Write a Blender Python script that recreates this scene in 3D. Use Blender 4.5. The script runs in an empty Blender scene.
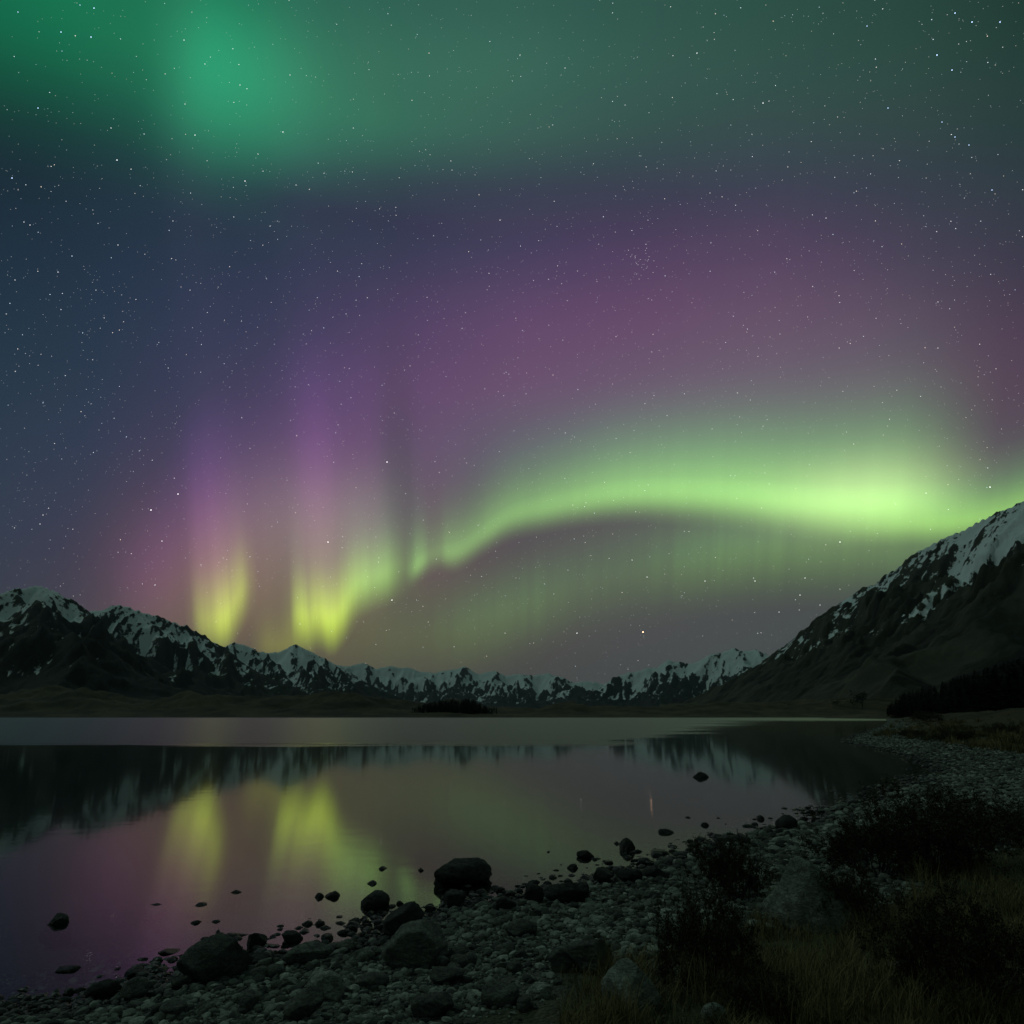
import bpy, math, random
import numpy as np

S = bpy.context.scene
COL = S.collection
RNG = np.random.default_rng(7)
random.seed(7)

# ------------------------------------------------------------------ camera
CAM_Z = 1.75
FPX = 731.0                                   # focal length in pixels of a 1024 frame
PITCH = math.atan((715.5 - 512) / FPX)
cam_d = bpy.data.cameras.new('camera')
cam_d.sensor_width = 36.0
cam_d.lens = 36.0 * FPX / 1024
cam_d.clip_start = 0.05
cam_d.clip_end = 80000
cam = bpy.data.objects.new('camera', cam_d)
COL.objects.link(cam)
cam.location = (0, 0, CAM_Z)
cam.rotation_euler = (math.pi / 2 + PITCH, 0, 0)
S.camera = cam
S.render.resolution_x = S.render.resolution_y = 1024
S.view_settings.view_transform = 'Standard'
S.view_settings.look = 'None'
S.view_settings.exposure = 0.0
S.view_settings.gamma = 1.0
S.cycles.max_bounces = 8
S.cycles.transparent_max_bounces = 12
S.cycles.volume_bounces = 0

CP, SP = math.cos(PITCH), math.sin(PITCH)


def ray(x, y):
    """world direction of a point of the photograph"""
    a, b = x - 512.0, 512.0 - y
    v = np.array([a, FPX * CP - b * SP, b * CP + FPX * SP])
    return v / np.linalg.norm(v)


def azel(x, y):
    d = ray(x, y)
    return math.degrees(math.atan2(d[0], d[1])), math.degrees(math.asin(d[2]))


def photo_xy(az, el):
    az, el = math.radians(az), math.radians(el)
    X, Y, Z = math.cos(el) * math.sin(az), math.cos(el) * math.cos(az), math.sin(el)
    up = Z * CP - Y * SP
    fw = Y * CP + Z * SP
    fw = max(fw, 0.05)
    return 512 + FPX * X / fw, 512 - FPX * up / fw


def lin(c):
    c = np.asarray(c, float) / 255.0
    return np.where(c <= 0.04045, c / 12.92, ((c + 0.055) / 1.055) ** 2.4)


# ------------------------------------------------------------------ world: night sky with aurora
world = bpy.data.worlds.new('World')
S.world = world
world.use_nodes = True
WN, WL = world.node_tree.nodes, world.node_tree.links
WN.clear()


def wmath(op, a, b=None, c=None, clamp=False):
    n = WN.new('ShaderNodeMath')
    n.operation = op
    n.use_clamp = clamp
    for i, v in enumerate((a, b, c)):
        if v is None:
            continue
        if isinstance(v, (int, float)):
            n.inputs[i].default_value = v
        else:
            WL.new(v, n.inputs[i])
    return n.outputs[0]


tc = WN.new('ShaderNodeTexCoord')
sx = WN.new('ShaderNodeSeparateXYZ')
WL.new(tc.outputs['Generated'], sx.inputs[0])
AZ = wmath('MULTIPLY', wmath('ARCTAN2', sx.outputs[0], sx.outputs[1]), 180 / math.pi)
EL = wmath('MULTIPLY', wmath('ARCSINE', sx.outputs[2]), 180 / math.pi)
AZM, ELM = 120.0, 60.0
# rays fan out towards the magnetic zenith, so a ray keeps AZR while its azimuth grows a little with height
AZR = wmath('MULTIPLY', AZ, wmath('MULTIPLY_ADD', wmath('SUBTRACT', EL, 11.0), -0.0075, 1.0))
U = wmath('MULTIPLY_ADD', AZR, 1 / AZM, 0.5, clamp=True)      # -60..60 deg
T = wmath('MULTIPLY', EL, 1 / ELM, clamp=True)               # elevation 0..60 deg

# broad glow of the sky, one elevation ramp per azimuth
SKY_X = [0, 128, 256, 384, 512, 640, 768, 896, 1024]
SKY_Y = [0, 64, 128, 192, 256, 320, 384, 448, 512, 576, 640, 704]
SKY = [
 [(19,80,58),(27,104,71),(34,102,79),(48,98,84),(50,92,82),(48,84,76),(42,76,69),(38,66,62),(28,50,50)],
 [(20,62,50),(27,80,61),(45,110,84),(57,110,91),(57,102,89),(53,88,80),(48,77,73),(43,69,66),(32,54,54)],
 [(24,43,51),(27,54,55),(46,102,82),(55,108,90),(58,95,86),(54,80,78),(53,71,76),(50,65,70),(36,52,58)],
 [(28,44,58),(33,50,64),(41,56,70),(50,57,75),(56,58,80),(58,58,80),(62,59,83),(56,56,77),(42,50,64)],
 [(32,49,66),(37,53,71),(44,56,77),(56,58,84),(72,60,94),(84,63,98),(87,62,96),(76,58,88),(48,47,68)],
 [(36,54,70),(42,56,76),(54,60,86),(78,63,98),(98,70,108),(104,71,107),(104,73,105),(96,68,98),(68,52,76)],
 [(40,57,74),(47,59,80),(68,64,93),(92,70,104),(108,77,112),(108,79,110),(108,80,108),(104,78,102),(82,60,82)],
 [(46,60,78),(56,62,86),(84,68,98),(92,74,100),(100,88,108),(100,94,108),(98,92,104),(95,88,100),(82,72,86)],
 [(50,62,80),(66,64,86),(92,72,92),(92,76,92),(92,84,92),(92,88,92),(95,90,95),(90,88,90),(80,78,84)],
 [(54,62,78),(78,66,86),(98,78,84),(96,82,84),(88,80,84),(84,80,84),(80,78,82),(76,76,80),(75,76,80)],
 [(58,64,74),(90,78,84),(100,84,78),(94,84,72),(84,78,78),(80,78,82),(76,76,82),(70,74,78),(70,74,78)],
 [(58,64,70),(80,72,74),(90,80,70),(84,78,70),(78,74,74),(76,76,80),(74,76,82),(70,74,78),(66,70,76)],
]
SKYL = lin(SKY)


def sky_at(az, el):
    x, y = photo_xy(az, el)
    fx = min(max(x / 128.0, 0), 7.999)
    fy = min(max(y / 64.0, 0), 10.999)
    i, j = int(fx), int(fy)
    a, b = fx - i, fy - j
    return (SKYL[j, i] * (1 - a) * (1 - b) + SKYL[j, i + 1] * a * (1 - b)
            + SKYL[j + 1, i] * (1 - a) * b + SKYL[j + 1, i + 1] * a * b)


def wramp(fac, stops, interp='B_SPLINE'):
    n = WN.new('ShaderNodeValToRGB')
    cr = n.color_ramp
    cr.interpolation = interp
    while len(cr.elements) < len(stops):
        cr.elements.new(1.0)
    for e, (p, c) in zip(cr.elements, stops):
        e.position = p
        e.color = (*[float(max(0, v)) for v in c], 1)
    WL.new(fac, n.inputs[0])
    return n.outputs[0]


KN = [-56, -44, -38, -32, -26, -20, -13, -6, 1, 8, 15, 22, 28, 34, 42, 56]
ELS = [i * 2.5 for i in range(25)]
colr = None
for i, k in enumerate(KN):
    r = wramp(T, [(e / ELM, sky_at(k, e)) for e in ELS], 'CARDINAL')
    if colr is None:
        colr = r
    else:
        mr = WN.new('ShaderNodeMapRange')
        mr.interpolation_type = 'LINEAR'
        WL.new(AZ, mr.inputs[0])
        mr.inputs[1].default_value = KN[i - 1]
        mr.inputs[2].default_value = k
        mx = WN.new('ShaderNodeMix')
        mx.data_type = 'RGBA'
        WL.new(mr.outputs[0], mx.inputs[0])
        WL.new(colr, mx.inputs[6])
        WL.new(r, mx.inputs[7])
        colr = mx.outputs[2]
# behind the viewer the sky is a plain dim blue green
mr = WN.new('ShaderNodeMapRange')
mr.interpolation_type = 'SMOOTHSTEP'
WL.new(wmath('ABSOLUTE', AZ), mr.inputs[0])
mr.inputs[1].default_value = 50
mr.inputs[2].default_value = 110
mx = WN.new('ShaderNodeMix')
mx.data_type = 'RGBA'
WL.new(mr.outputs[0], mx.inputs[0])
WL.new(colr, mx.inputs[6])
mx.inputs[7].default_value = (0.040, 0.066, 0.056, 1)
colr = mx.outputs[2]


def wcurve(pts, scale):
    """float curve over azimuth: pts = [(azimuth deg, value)]"""
    n = WN.new('ShaderNodeFloatCurve')
    cv = n.mapping.curves[0]
    n.mapping.use_clip = False
    pts = sorted(pts)
    xs = [min(max(a / AZM + 0.5, 0), 1) for a, _ in pts]
    ys = [v / scale for _, v in pts]
    cv.points[0].location = (xs[0], ys[0])
    cv.points[1].location = (xs[-1], ys[-1])
    for x, y in zip(xs[1:-1], ys[1:-1]):
        cv.points.new(x, y)
    n.mapping.update()
    WL.new(U, n.inputs['Value'])
    return n.outputs[0]


def add_layer(col, fac):
    global colr
    m1 = WN.new('ShaderNodeVectorMath')
    m1.operation = 'SCALE'
    WL.new(col, m1.inputs[0])
    WL.new(fac, m1.inputs['Scale'])
    m2 = WN.new('ShaderNodeVectorMath')
    m2.operation = 'ADD'
    WL.new(colr, m2.inputs[0])
    WL.new(m1.outputs[0], m2.inputs[1])
    colr = m2.outputs[0]


def wnoise(scale, off, depth=2.0):
    n = WN.new('ShaderNodeTexNoise')
    n.noise_dimensions = '1D'
    WL.new(wmath('ADD', AZR, off), n.inputs['W'])
    n.inputs['Scale'].default_value = scale
    n.inputs['Detail'].default_value = depth
    return n.outputs[0]


def curtain(edge, amp, height, stops, rays=0.25, ray_scale=1.2, seed=0.0, edge_wave=0.0):
    """an auroral curtain: lower edge, brightness along azimuth, colours up the curtain"""
    eh = np.array([azel(x, y) for x, y in edge])
    E = wcurve([tuple(p) for p in eh], ELM)
    order = np.argsort(eh[:, 0])
    aa = [(azel(x, float(np.interp(x, [p[0] for p in sorted(edge)], [p[1] for p in sorted(edge)]))) [0], v) for x, v in amp]
    A = wcurve(aa, 1.0)
    nz = wnoise(ray_scale, 37.3 + seed)
    q = wmath('SUBTRACT', T, E)
    if edge_wave:
        q = wmath('ADD', q, wmath('MULTIPLY', wmath('SUBTRACT', nz, 0.5), edge_wave / ELM))
    if isinstance(height, list):
        hh = [(azel(x, float(np.interp(x, [p[0] for p in sorted(edge)], [p[1] for p in sorted(edge)])))[0], v) for x, v in height]
        q = wmath('DIVIDE', wmath('MULTIPLY', q, ELM), wmath('MAXIMUM', wmath('MULTIPLY', wcurve(hh, 30.0), 30.0), 2.0), clamp=True)
    else:
        q = wmath('MULTIPLY', q, ELM / height, clamp=True)
    c = wramp(q, stops, 'B_SPLINE')
    f = wmath('MULTIPLY', wmath('MAXIMUM', A, 0.0), wmath('MULTIPLY_ADD', nz, 2 * rays, 1 - rays))
    add_layer(c, f)


def prof(c0, c1, pk=1.0, soft_top=False):
    """sharp foot, bright core, long fading top; colour runs from c0 to c1"""
    c0, c1 = np.array(c0), np.array(c1)
    tab = [(0, 0), (.015, .02), (.04, .12), (.068, .40), (.095, .80), (.12, 1.08), (.15, 1.10), (.18, .92), (.24, .68), (.31, .47), (.40, .30), (.51, .17), (.64, .08), (.80, .025), (1, 0)]
    if soft_top:
        tab = [(0, 0), (.03, .05), (.07, .18), (.12, .45), (.17, .82), (.22, 1.08), (.28, 1.0), (.38, .72), (.50, .44), (.63, .23), (.78, .09), (1, 0)]
    return [(p, (c0 * (1 - min(1, p * 2.0)) + c1 * min(1, p * 2.0)) * v * pk) for p, v in tab]


# the long arc over the right half, ending in a fold at its right
curtain([(404,592),(411,590),(416,586),(422,582),(430,578),(440,575),(452,576),(462,573),(475,565),(490,555),(512,543),(540,537),(580,530),(620,526),(680,528),(740,534),(780,540),(850,546),(930,545),(985,545)],
        [(403,0),(410,.06),(416,.50),(424,.40),(434,.24),(442,.30),(452,.46),(470,.42),(490,.46),(520,.50),(560,.58),(620,.72),(680,.82),(740,.90),(800,.97),(850,1),(880,.94),(902,.78),(920,.58),(940,.34),(960,.16),(985,0)],
        [(400,12),(430,13.5),(500,17),(600,20),(720,22.5),(850,24),(930,24),(990,24)], prof((.40,.90,.16), (.0,.20,.09)), rays=.05, ray_scale=.8, seed=3)
# its thin yellow-green foot running on to the right
curtain([(780,546),(850,549),(900,547),(960,545),(1000,538),(1024,531),(1070,516),(1150,490)],
        [(790,0),(850,.2),(900,.45),(940,.66),(980,.74),(1024,.74),(1100,.5),(1180,.3)],
        7.5, prof((.36,.72,.07), (.05,.2,.05), soft_top=True), rays=.05, seed=11)
# curled lobe left of the arc
curtain([(262,664),(280,660),(290,654),(298,658),(309,652),(321,658),(334,650),(345,636),(356,624),(368,616)],
        [(268,0),(280,.10),(287,.60),(294,.86),(301,.70),(309,.80),(316,.98),(324,1.0),(332,.84),(341,.55),(350,.28),(362,.08),(374,0)],
        13.5, prof((.66,.98,.0), (.14,.17,.10), 1.2, True), rays=.16, ray_scale=2.2, seed=23)
curtain([(328,652),(342,630),(352,621),(368,615),(384,609),(394,605),(404,601),(420,597)],
        [(330,0),(340,.28),(350,.60),(364,.78),(378,.80),(388,.64),(396,.36),(405,.20),(414,.08),(424,0)],
        13, prof((.32,.72,.08), (.10,.17,.10), 1.15, True), rays=.14, ray_scale=1.8, seed=29)
# narrow lobe meeting the left ridge
curtain([(165,655),(182,660),(195,662),(205,660),(214,655),(222,645),(230,634),(238,625),(250,616)],
        [(168,0),(178,.10),(184,.44),(190,.52),(197,.60),(204,.88),(210,1.0),(217,.74),(224,.66),(231,.58),(237,.36),(243,.12),(252,0)],
        13.5, prof((.58,.88,.0), (.17,.13,.09), 1.2, True), rays=.14, ray_scale=2.4, seed=5)
# faint lobe between them
curtain([(236,672),(260,672),(285,672),(300,668)], [(234,0),(248,.25),(260,.44),(274,.42),(288,.2),(304,0)],
        9, prof((.34,.40,.0), (.1,.1,.02), soft_top=True), rays=.12, ray_scale=2, seed=9)
# soft second band below the arc
soft = [(0,(0,0,0)),(.2,(.03,.08,.0)),(.42,(.14,.36,.05)),(.58,(.12,.38,.08)),(.8,(.04,.12,.03)),(1,(0,0,0))]
curtain([(330,715),(420,702),(480,686),(540,664),(600,644),(680,626),(760,614),(860,610),(940,606),(1040,590)],
        [(330,0),(390,.08),(430,.14),(480,.27),(520,.29),(600,.22),(700,.40),(760,.48),(850,.48),(920,.48),(1000,.42),(1080,.1)],
        10, soft, rays=.2, ray_scale=1.0, seed=41)
# violet tops of the left rays
viol = [(0,(0,0,0)),(.1,(.06,.02,.02)),(.25,(.14,.055,.07)),(.42,(.15,.045,.11)),(.55,(.12,.028,.12)),(.7,(.06,.016,.085)),(.85,(.02,.006,.04)),(1,(0,0,0))]
curtain([(70,655),(220,650),(330,640),(420,615),(500,590)],
        [(88,0),(118,.20),(148,.36),(170,.42),(184,.72),(200,.92),(214,.84),(230,.58),(250,.42),(268,.36),(286,.44),(300,.72),(314,.90),(328,.78),(344,.54),(362,.46),(376,.34),(388,.10),(402,.0),(414,.10),(430,.22),(470,.12),(520,0)],
        [(70,7),(120,10),(150,13),(180,17),(210,19),(250,20),(315,24),(360,24),(430,22),(500,20)], viol, rays=.10, ray_scale=1.3, seed=61)
# green patch high on the left
def glow(x, y, saz, sel, c, az_left=None):
    a0, e0 = azel(x, y)
    da = wmath('SUBTRACT', AZ, a0)
    if az_left:
        mr = WN.new('ShaderNodeMapRange')
        WL.new(da, mr.inputs[0])
        mr.inputs[1].default_value = -3
        mr.inputs[2].default_value = 3
        mr.inputs[3].default_value = 1 / az_left
        mr.inputs[4].default_value = 1 / saz
        da = wmath('MULTIPLY', da, mr.outputs[0])
    else:
        da = wmath('MULTIPLY', da, 1 / saz)
    de = wmath('MULTIPLY', wmath('SUBTRACT', EL, e0), 1 / sel)
    q = wmath('ADD', wmath('MULTIPLY', da, da), wmath('MULTIPLY', de, de))
    g = wmath('EXPONENT', wmath('MULTIPLY', q, -1.0))
    n = WN.new('ShaderNodeRGB')
    n.outputs[0].default_value = (*c, 1)
    add_layer(n.outputs[0], g)


glow(217, 72, 7.5, 4.4, (.005, .17, .075), az_left=3.8)
glow(40, 10, 16, 5, (.0, .07, .03))
glow(866, 492, 6, 2.6, (.20, .14, .10))
# grey-pink veil joining the left lobes, reddish fringe beside them
glow(286, 512, 4.6, 4.2, (.055, .055, .045))
glow(255, 560, 3.0, 4.0, (.035, .03, .012))
glow(150, 560, 3.2, 5.0, (.050, .014, .022))
glow(365, 520, 4.0, 4.0, (.04, .055, .035))
# yellowish veil round the left lobes
glow(207, 600, 4.0, 5, (.03, .03, .0))
glow(335, 590, 6.0, 5.5, (.03, .05, .01))

bg = WN.new('ShaderNodeBackground')
wo = WN.new('ShaderNodeOutputWorld')
WL.new(colr, bg.inputs[0])
bg.inputs[1].default_value = 1.0
WL.new(bg.outputs[0], wo.inputs[0])
world.cycles.sampling_method = 'MANUAL'
world.cycles.sample_map_resolution = 1024

# faint sun lamp added to lift rocks and snow; no moon is known
fill_d = bpy.data.lights.new('fill_light', 'SUN')
fill_d.energy = 0.23
fill_d.angle = math.radians(6)
fill_d.color = (0.78, 1.0, 0.90)
fill_lamp = bpy.data.objects.new('fill_light', fill_d)
COL.objects.link(fill_lamp)
fill_dir = np.array([-.62, .30, .72])            # towards the added lamp: high on the left, out of the frame
fill_lamp.rotation_euler = (math.acos(fill_dir[2] / np.linalg.norm(fill_dir)), 0, math.atan2(fill_dir[1], fill_dir[0]) + math.pi / 2)

# ------------------------------------------------------------------ helpers
def tag(o, label=None, cat=None, group=None, kind=None):
    if label:
        o['label'] = label
    if cat:
        o['category'] = cat
    if group:
        o['group'] = group
    if kind:
        o['kind'] = kind
    return o


def mesh_np(name, verts, faces, mat=None, smooth=True, parent=None):
    """link one mesh object from numpy arrays; faces is an (n, k) array"""
    me = bpy.data.meshes.new(name)
    verts = np.ascontiguousarray(verts, np.float32)
    faces = np.ascontiguousarray(faces, np.int32)
    n, k = faces.shape
    me.vertices.add(len(verts))
    me.vertices.foreach_set('co', verts.ravel())
    me.loops.add(n * k)
    me.loops.foreach_set('vertex_index', faces.ravel())
    me.polygons.add(n)
    me.polygons.foreach_set('loop_start', np.arange(0, n * k, k, dtype=np.int32))
    me.polygons.foreach_set('loop_total', np.full(n, k, np.int32))
    me.polygons.foreach_set('use_smooth', np.full(n, smooth, bool))
    me.update(calc_edges=True)
    if mat:
        me.materials.append(mat)
    o = bpy.data.objects.new(name, me)
    COL.objects.link(o)
    if parent:
        o.parent = parent
    return o


def vattr(o, name, vals):
    a = o.data.attributes.new(name, 'FLOAT', 'POINT')
    a.data.foreach_set('value', np.ascontiguousarray(vals, np.float32))


def empty(name, loc):
    o = bpy.data.objects.new(name, None)
    o.empty_display_size = 0.1
    COL.objects.link(o)
    o.location = loc
    return o


PERM = np.random.default_rng(3).permutation(256)
PERM = np.concatenate([PERM, PERM, PERM])
GA = np.linspace(0, 2 * math.pi, 256, endpoint=False)
GX, GY = np.cos(GA), np.sin(GA)


def perlin(x, y, seed=0):
    x = np.asarray(x, float) + seed * 17.31
    y = np.asarray(y, float) + seed * 9.77
    xi, yi = np.floor(x).astype(int), np.floor(y).astype(int)
    xf, yf = x - xi, y - yi
    u, v = xf ** 3 * (xf * (xf * 6 - 15) + 10), yf ** 3 * (yf * (yf * 6 - 15) + 10)

    def g(ix, iy, dx, dy):
        h = PERM[PERM[ix & 255] + (iy & 255)]
        return GX[h] * dx + GY[h] * dy
    a = g(xi, yi, xf, yf)
    b = g(xi + 1, yi, xf - 1, yf)
    c = g(xi, yi + 1, xf, yf - 1)
    d = g(xi + 1, yi + 1, xf - 1, yf - 1)
    return ((a * (1 - u) + b * u) * (1 - v) + (c * (1 - u) + d * u) * v) * 1.5


def fbm(x, y, octv=4, seed=0, gain=.5):
    s, a, f = 0, 1.0, 1.0
    for i in range(octv):
        s = s + a * perlin(x * f, y * f, seed + i)
        a *= gain
        f *= 2.03
    return s


def ridged(x, y, octv=4, seed=0, gain=.5):
    s, a, f, w = 0, 1.0, 1.0, 1.0
    for i in range(octv):
        n = (1 - np.abs(perlin(x * f, y * f, seed + i))) ** 2 * w
        s = s + a * n
        w = np.clip(n * 1.4, 0, 1)
        a *= gain
        f *= 2.07
    return s


def grid_faces(nr, nc):
    i = np.arange(nr - 1)[:, None] * nc + np.arange(nc - 1)[None, :]
    return np.stack([i, i + 1, i + nc + 1, i + nc], -1).reshape(-1, 4)


def new_mat(name):
    m = bpy.data.materials.new(name)
    m.use_nodes = True
    nt = m.node_tree
    b = nt.nodes['Principled BSDF']
    return m, nt, b


class NT:
    """little wrapper for building node trees"""
    def __init__(s, nt):
        s.n, s.l = nt.nodes, nt.links

    def put(s, sock, v):
        if isinstance(v, bpy.types.NodeSocket):
            s.l.new(v, sock)
        elif v is not None:
            sock.default_value = v

    def math(s, op, a, b=None, c=None, clamp=False):
        n = s.n.new('ShaderNodeMath')
        n.operation = op
        n.use_clamp = clamp
        for i, v in enumerate((a, b, c)):
            s.put(n.inputs[i], v)
        return n.outputs[0]

    def noise(s, vec, scale, detail=4, rough=.55, dist=0.0):
        n = s.n.new('ShaderNodeTexNoise')
        s.put(n.inputs['Vector'], vec)
        s.put(n.inputs['Scale'], scale)
        n.inputs['Detail'].default_value = detail
        n.inputs['Roughness'].default_value = rough
        n.inputs['Distortion'].default_value = dist
        return n.outputs[0]

    def vor(s, vec, scale, feat='F1', out=0):
        n = s.n.new('ShaderNodeTexVoronoi')
        n.feature = feat
        s.put(n.inputs['Vector'], vec)
        s.put(n.inputs['Scale'], scale)
        return n.outputs[out]

    def rng(s, v, a, b, c=0.0, d=1.0, kind='SMOOTHSTEP'):
        n = s.n.new('ShaderNodeMapRange')
        n.interpolation_type = kind
        s.put(n.inputs[0], v)
        for i, q in enumerate((a, b, c, d)):
            s.put(n.inputs[i + 1], q)
        return n.outputs[0]

    def mix(s, f, a, b):
        n = s.n.new('ShaderNodeMix')
        n.data_type = 'RGBA'
        s.put(n.inputs[0], f)
        s.put(n.inputs[6], (*a, 1) if isinstance(a, tuple) else a)
        s.put(n.inputs[7], (*b, 1) if isinstance(b, tuple) else b)
        return n.outputs[2]

    def pos(s):
        return s.n.new('ShaderNodeNewGeometry').outputs['Position']

    def obj(s):
        return s.n.new('ShaderNodeTexCoord').outputs['Object']

    def nz(s):
        g = s.n.new('ShaderNodeNewGeometry')
        x = s.n.new('ShaderNodeSeparateXYZ')
        s.l.new(g.outputs['Normal'], x.inputs[0])
        return x.outputs[2]

    def sep(s, v):
        x = s.n.new('ShaderNodeSeparateXYZ')
        s.l.new(v, x.inputs[0])
        return x.outputs

    def attr(s, name):
        n = s.n.new('ShaderNodeAttribute')
        n.attribute_name = name
        return n.outputs['Fac']

    def scale(s, v, xyz):
        n = s.n.new('ShaderNodeVectorMath')
        n.operation = 'MULTIPLY'
        s.l.new(v, n.inputs[0])
        n.inputs[1].default_value = xyz
        return n.outputs[0]

    def bump(s, h, strength, dist, normal=None):
        n = s.n.new('ShaderNodeBump')
        s.put(n.inputs['Height'], h)
        s.put(n.inputs['Strength'], strength)
        n.inputs['Distance'].default_value = dist
        if normal:
            s.l.new(normal, n.inputs['Normal'])
        return n.outputs[0]


# ------------------------------------------------------------------ lake shore and ground
def hit0(x, y, z=0.0):
    """where the sight line of a photo point meets the level z"""
    d = ray(x, y)
    t = (z - CAM_Z) / d[2]
    return np.array([d[0] * t, d[1] * t])


SHORE_PX = [(-60,1022),(60,1006),(150,986),(185,976),(240,962),(290,955),(330,948),(380,936),(440,922),(480,906),(510,905),(540,896),(580,885),
            (640,872),(700,850),(740,836),(780,828),(820,820),(850,806),(880,799),(920,782),(942,773),(925,760),(885,749),(846,742),
            (858,735),(880,727),(887,722),(886,719.2)]
shore = [hit0(x, y) for x, y in SHORE_PX]
FAR_Y = 640.0
far_r = np.array([FAR_Y * math.tan(math.radians(azel(872, 716)[0])), FAR_Y])
lake = np.array([[-2600, 30], [-60, 3.0], [-9, 2.6]] + [list(p) for p in shore] + [[shore[-1][0] + 25, 520], list(far_r), [150, FAR_Y + 10], [0, FAR_Y - 6], [-180, FAR_Y + 14], [-500, FAR_Y - 10], [-2600, FAR_Y]])


def lake_dist(x, y):
    """signed distance to the lake's edge: positive on land"""
    x, y = np.asarray(x, float), np.asarray(y, float)
    best = np.full(x.shape, 1e9)
    inside = np.zeros(x.shape, bool)
    n = len(lake)
    for i in range(n):
        a, b = lake[i], lake[(i + 1) % n]
        dx, dy = b - a
        t = np.clip(((x - a[0]) * dx + (y - a[1]) * dy) / (dx * dx + dy * dy), 0, 1)
        best = np.minimum(best, (x - a[0] - t * dx) ** 2 + (y - a[1] - t * dy) ** 2)
        c = (a[1] > y) != (b[1] > y)
        with np.errstate(divide='ignore', invalid='ignore'):
            xi = (b[0] - a[0]) * (y - a[1]) / (b[1] - a[1]) + a[0]
        inside ^= c & (x < xi)
    return np.sqrt(best) * np.where(inside, -1, 1)


# low moraine hills on the far side: tops as seen from the lake's near end
MOR_PX = [(-300,692),(0,694),(60,692),(110,698),(150,703),(190,696),(230,698),(270,701),(320,695),(345,695),(380,700),(410,704),(450,704),(500,710),(540,709),(555,704),(572,703),(590,708),(640,709),(700,706),(760,704),(820,702),(880,700),(940,702),(1300,700)]
mor_az = np.array([azel(*p)[0] for p in MOR_PX])
mor_el = np.array([azel(*p)[1] for p in MOR_PX])


def ground_h(x, y, d=None):
    x, y = np.asarray(x, float), np.asarray(y, float)
    if d is None:
        d = lake_dist(x, y)
    r = np.hypot(x, y)
    az = np.degrees(np.arctan2(x, y))
    near = np.clip(1 - r / 160, 0, 1)
    wob = 0.35 * fbm(x * .35, y * .35, 3, 5) * near
    dd = d + np.where(np.abs(d) < 6, wob, 0) * np.clip(r / 9, .35, 1)
    land = 0.42 * (1 - np.exp(-np.clip(dd, 0, None) / 4.5)) + 0.012 * np.clip(dd, 0, 60)
    land = land + np.clip(dd / 3.0, 0, 1) * (0.05 * fbm(x * .8, y * .8, 3, 9) + .03 * fbm(x * 2.3, y * 2.3, 2, 2)) * near
    bed = np.where(dd > -4, 0.085 * dd, -.34 + 0.22 * (dd + 4))
    bed = np.clip(bed, -9, 0) + 0.025 * fbm(x * 1.1, y * 1.1, 2, 21) * near
    h = np.where(dd > 0, land, bed)
    # uneven tussock land beyond the right shore
    tus = np.clip((d - 5) / 10, 0, 1) * np.clip((r - 30) / 40, 0, 1) * np.clip(1 - (r - 500) / 400, 0, 1)
    h = h + tus * (1.1 + 1.0 * fbm(x / 22, y / 22, 4, 31) + .012 * np.clip(d, 0, 250))
    # moraines
    el = np.interp(az, mor_az, mor_el)
    yy = y - FAR_Y
    top = (np.tan(np.radians(el)) * np.clip(r, 1, None) + CAM_Z)
    k = np.clip(yy / 150, 0, 1)
    k = k * k * (3 - 2 * k) * np.clip(1 - (yy - 190) / 420, .25, 1)
    rough = 1 + .42 * fbm(x / 55, y / 55, 5, 8) * np.clip(yy / 60, 0, 1)
    front = (y > FAR_Y) & (np.abs(az) < 75)
    h = np.where(front, np.maximum(h * .4, np.clip(top, 1.0, None) * k * rough), h)
    return h


def on_ground(x, y):
    """photo point -> world point where the sight line meets the ground"""
    z = 0.0
    for _ in range(12):
        p = hit0(x, y, z)
        z = 0.5 * z + 0.5 * max(float(ground_h(p[0], p[1])), 0.0)
    p = hit0(x, y, z)
    return np.array([p[0], p[1], z])


az_f = np.radians(np.concatenate([np.arange(-180, -46, 4.0), np.arange(-46, 46.01, 0.125), np.arange(50, 181, 4.0)]))
rr = np.concatenate([[0.02, .8, 1.6], np.geomspace(2.2, 700, 430), np.geomspace(708, 1600, 110), np.geomspace(1700, 26000, 26)])
A_, R_ = np.meshgrid(az_f, rr)
gx, gy = (R_ * np.sin(A_)).ravel(), (R_ * np.cos(A_)).ravel()
gd = lake_dist(gx, gy)
gz = ground_h(gx, gy, gd)


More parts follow.
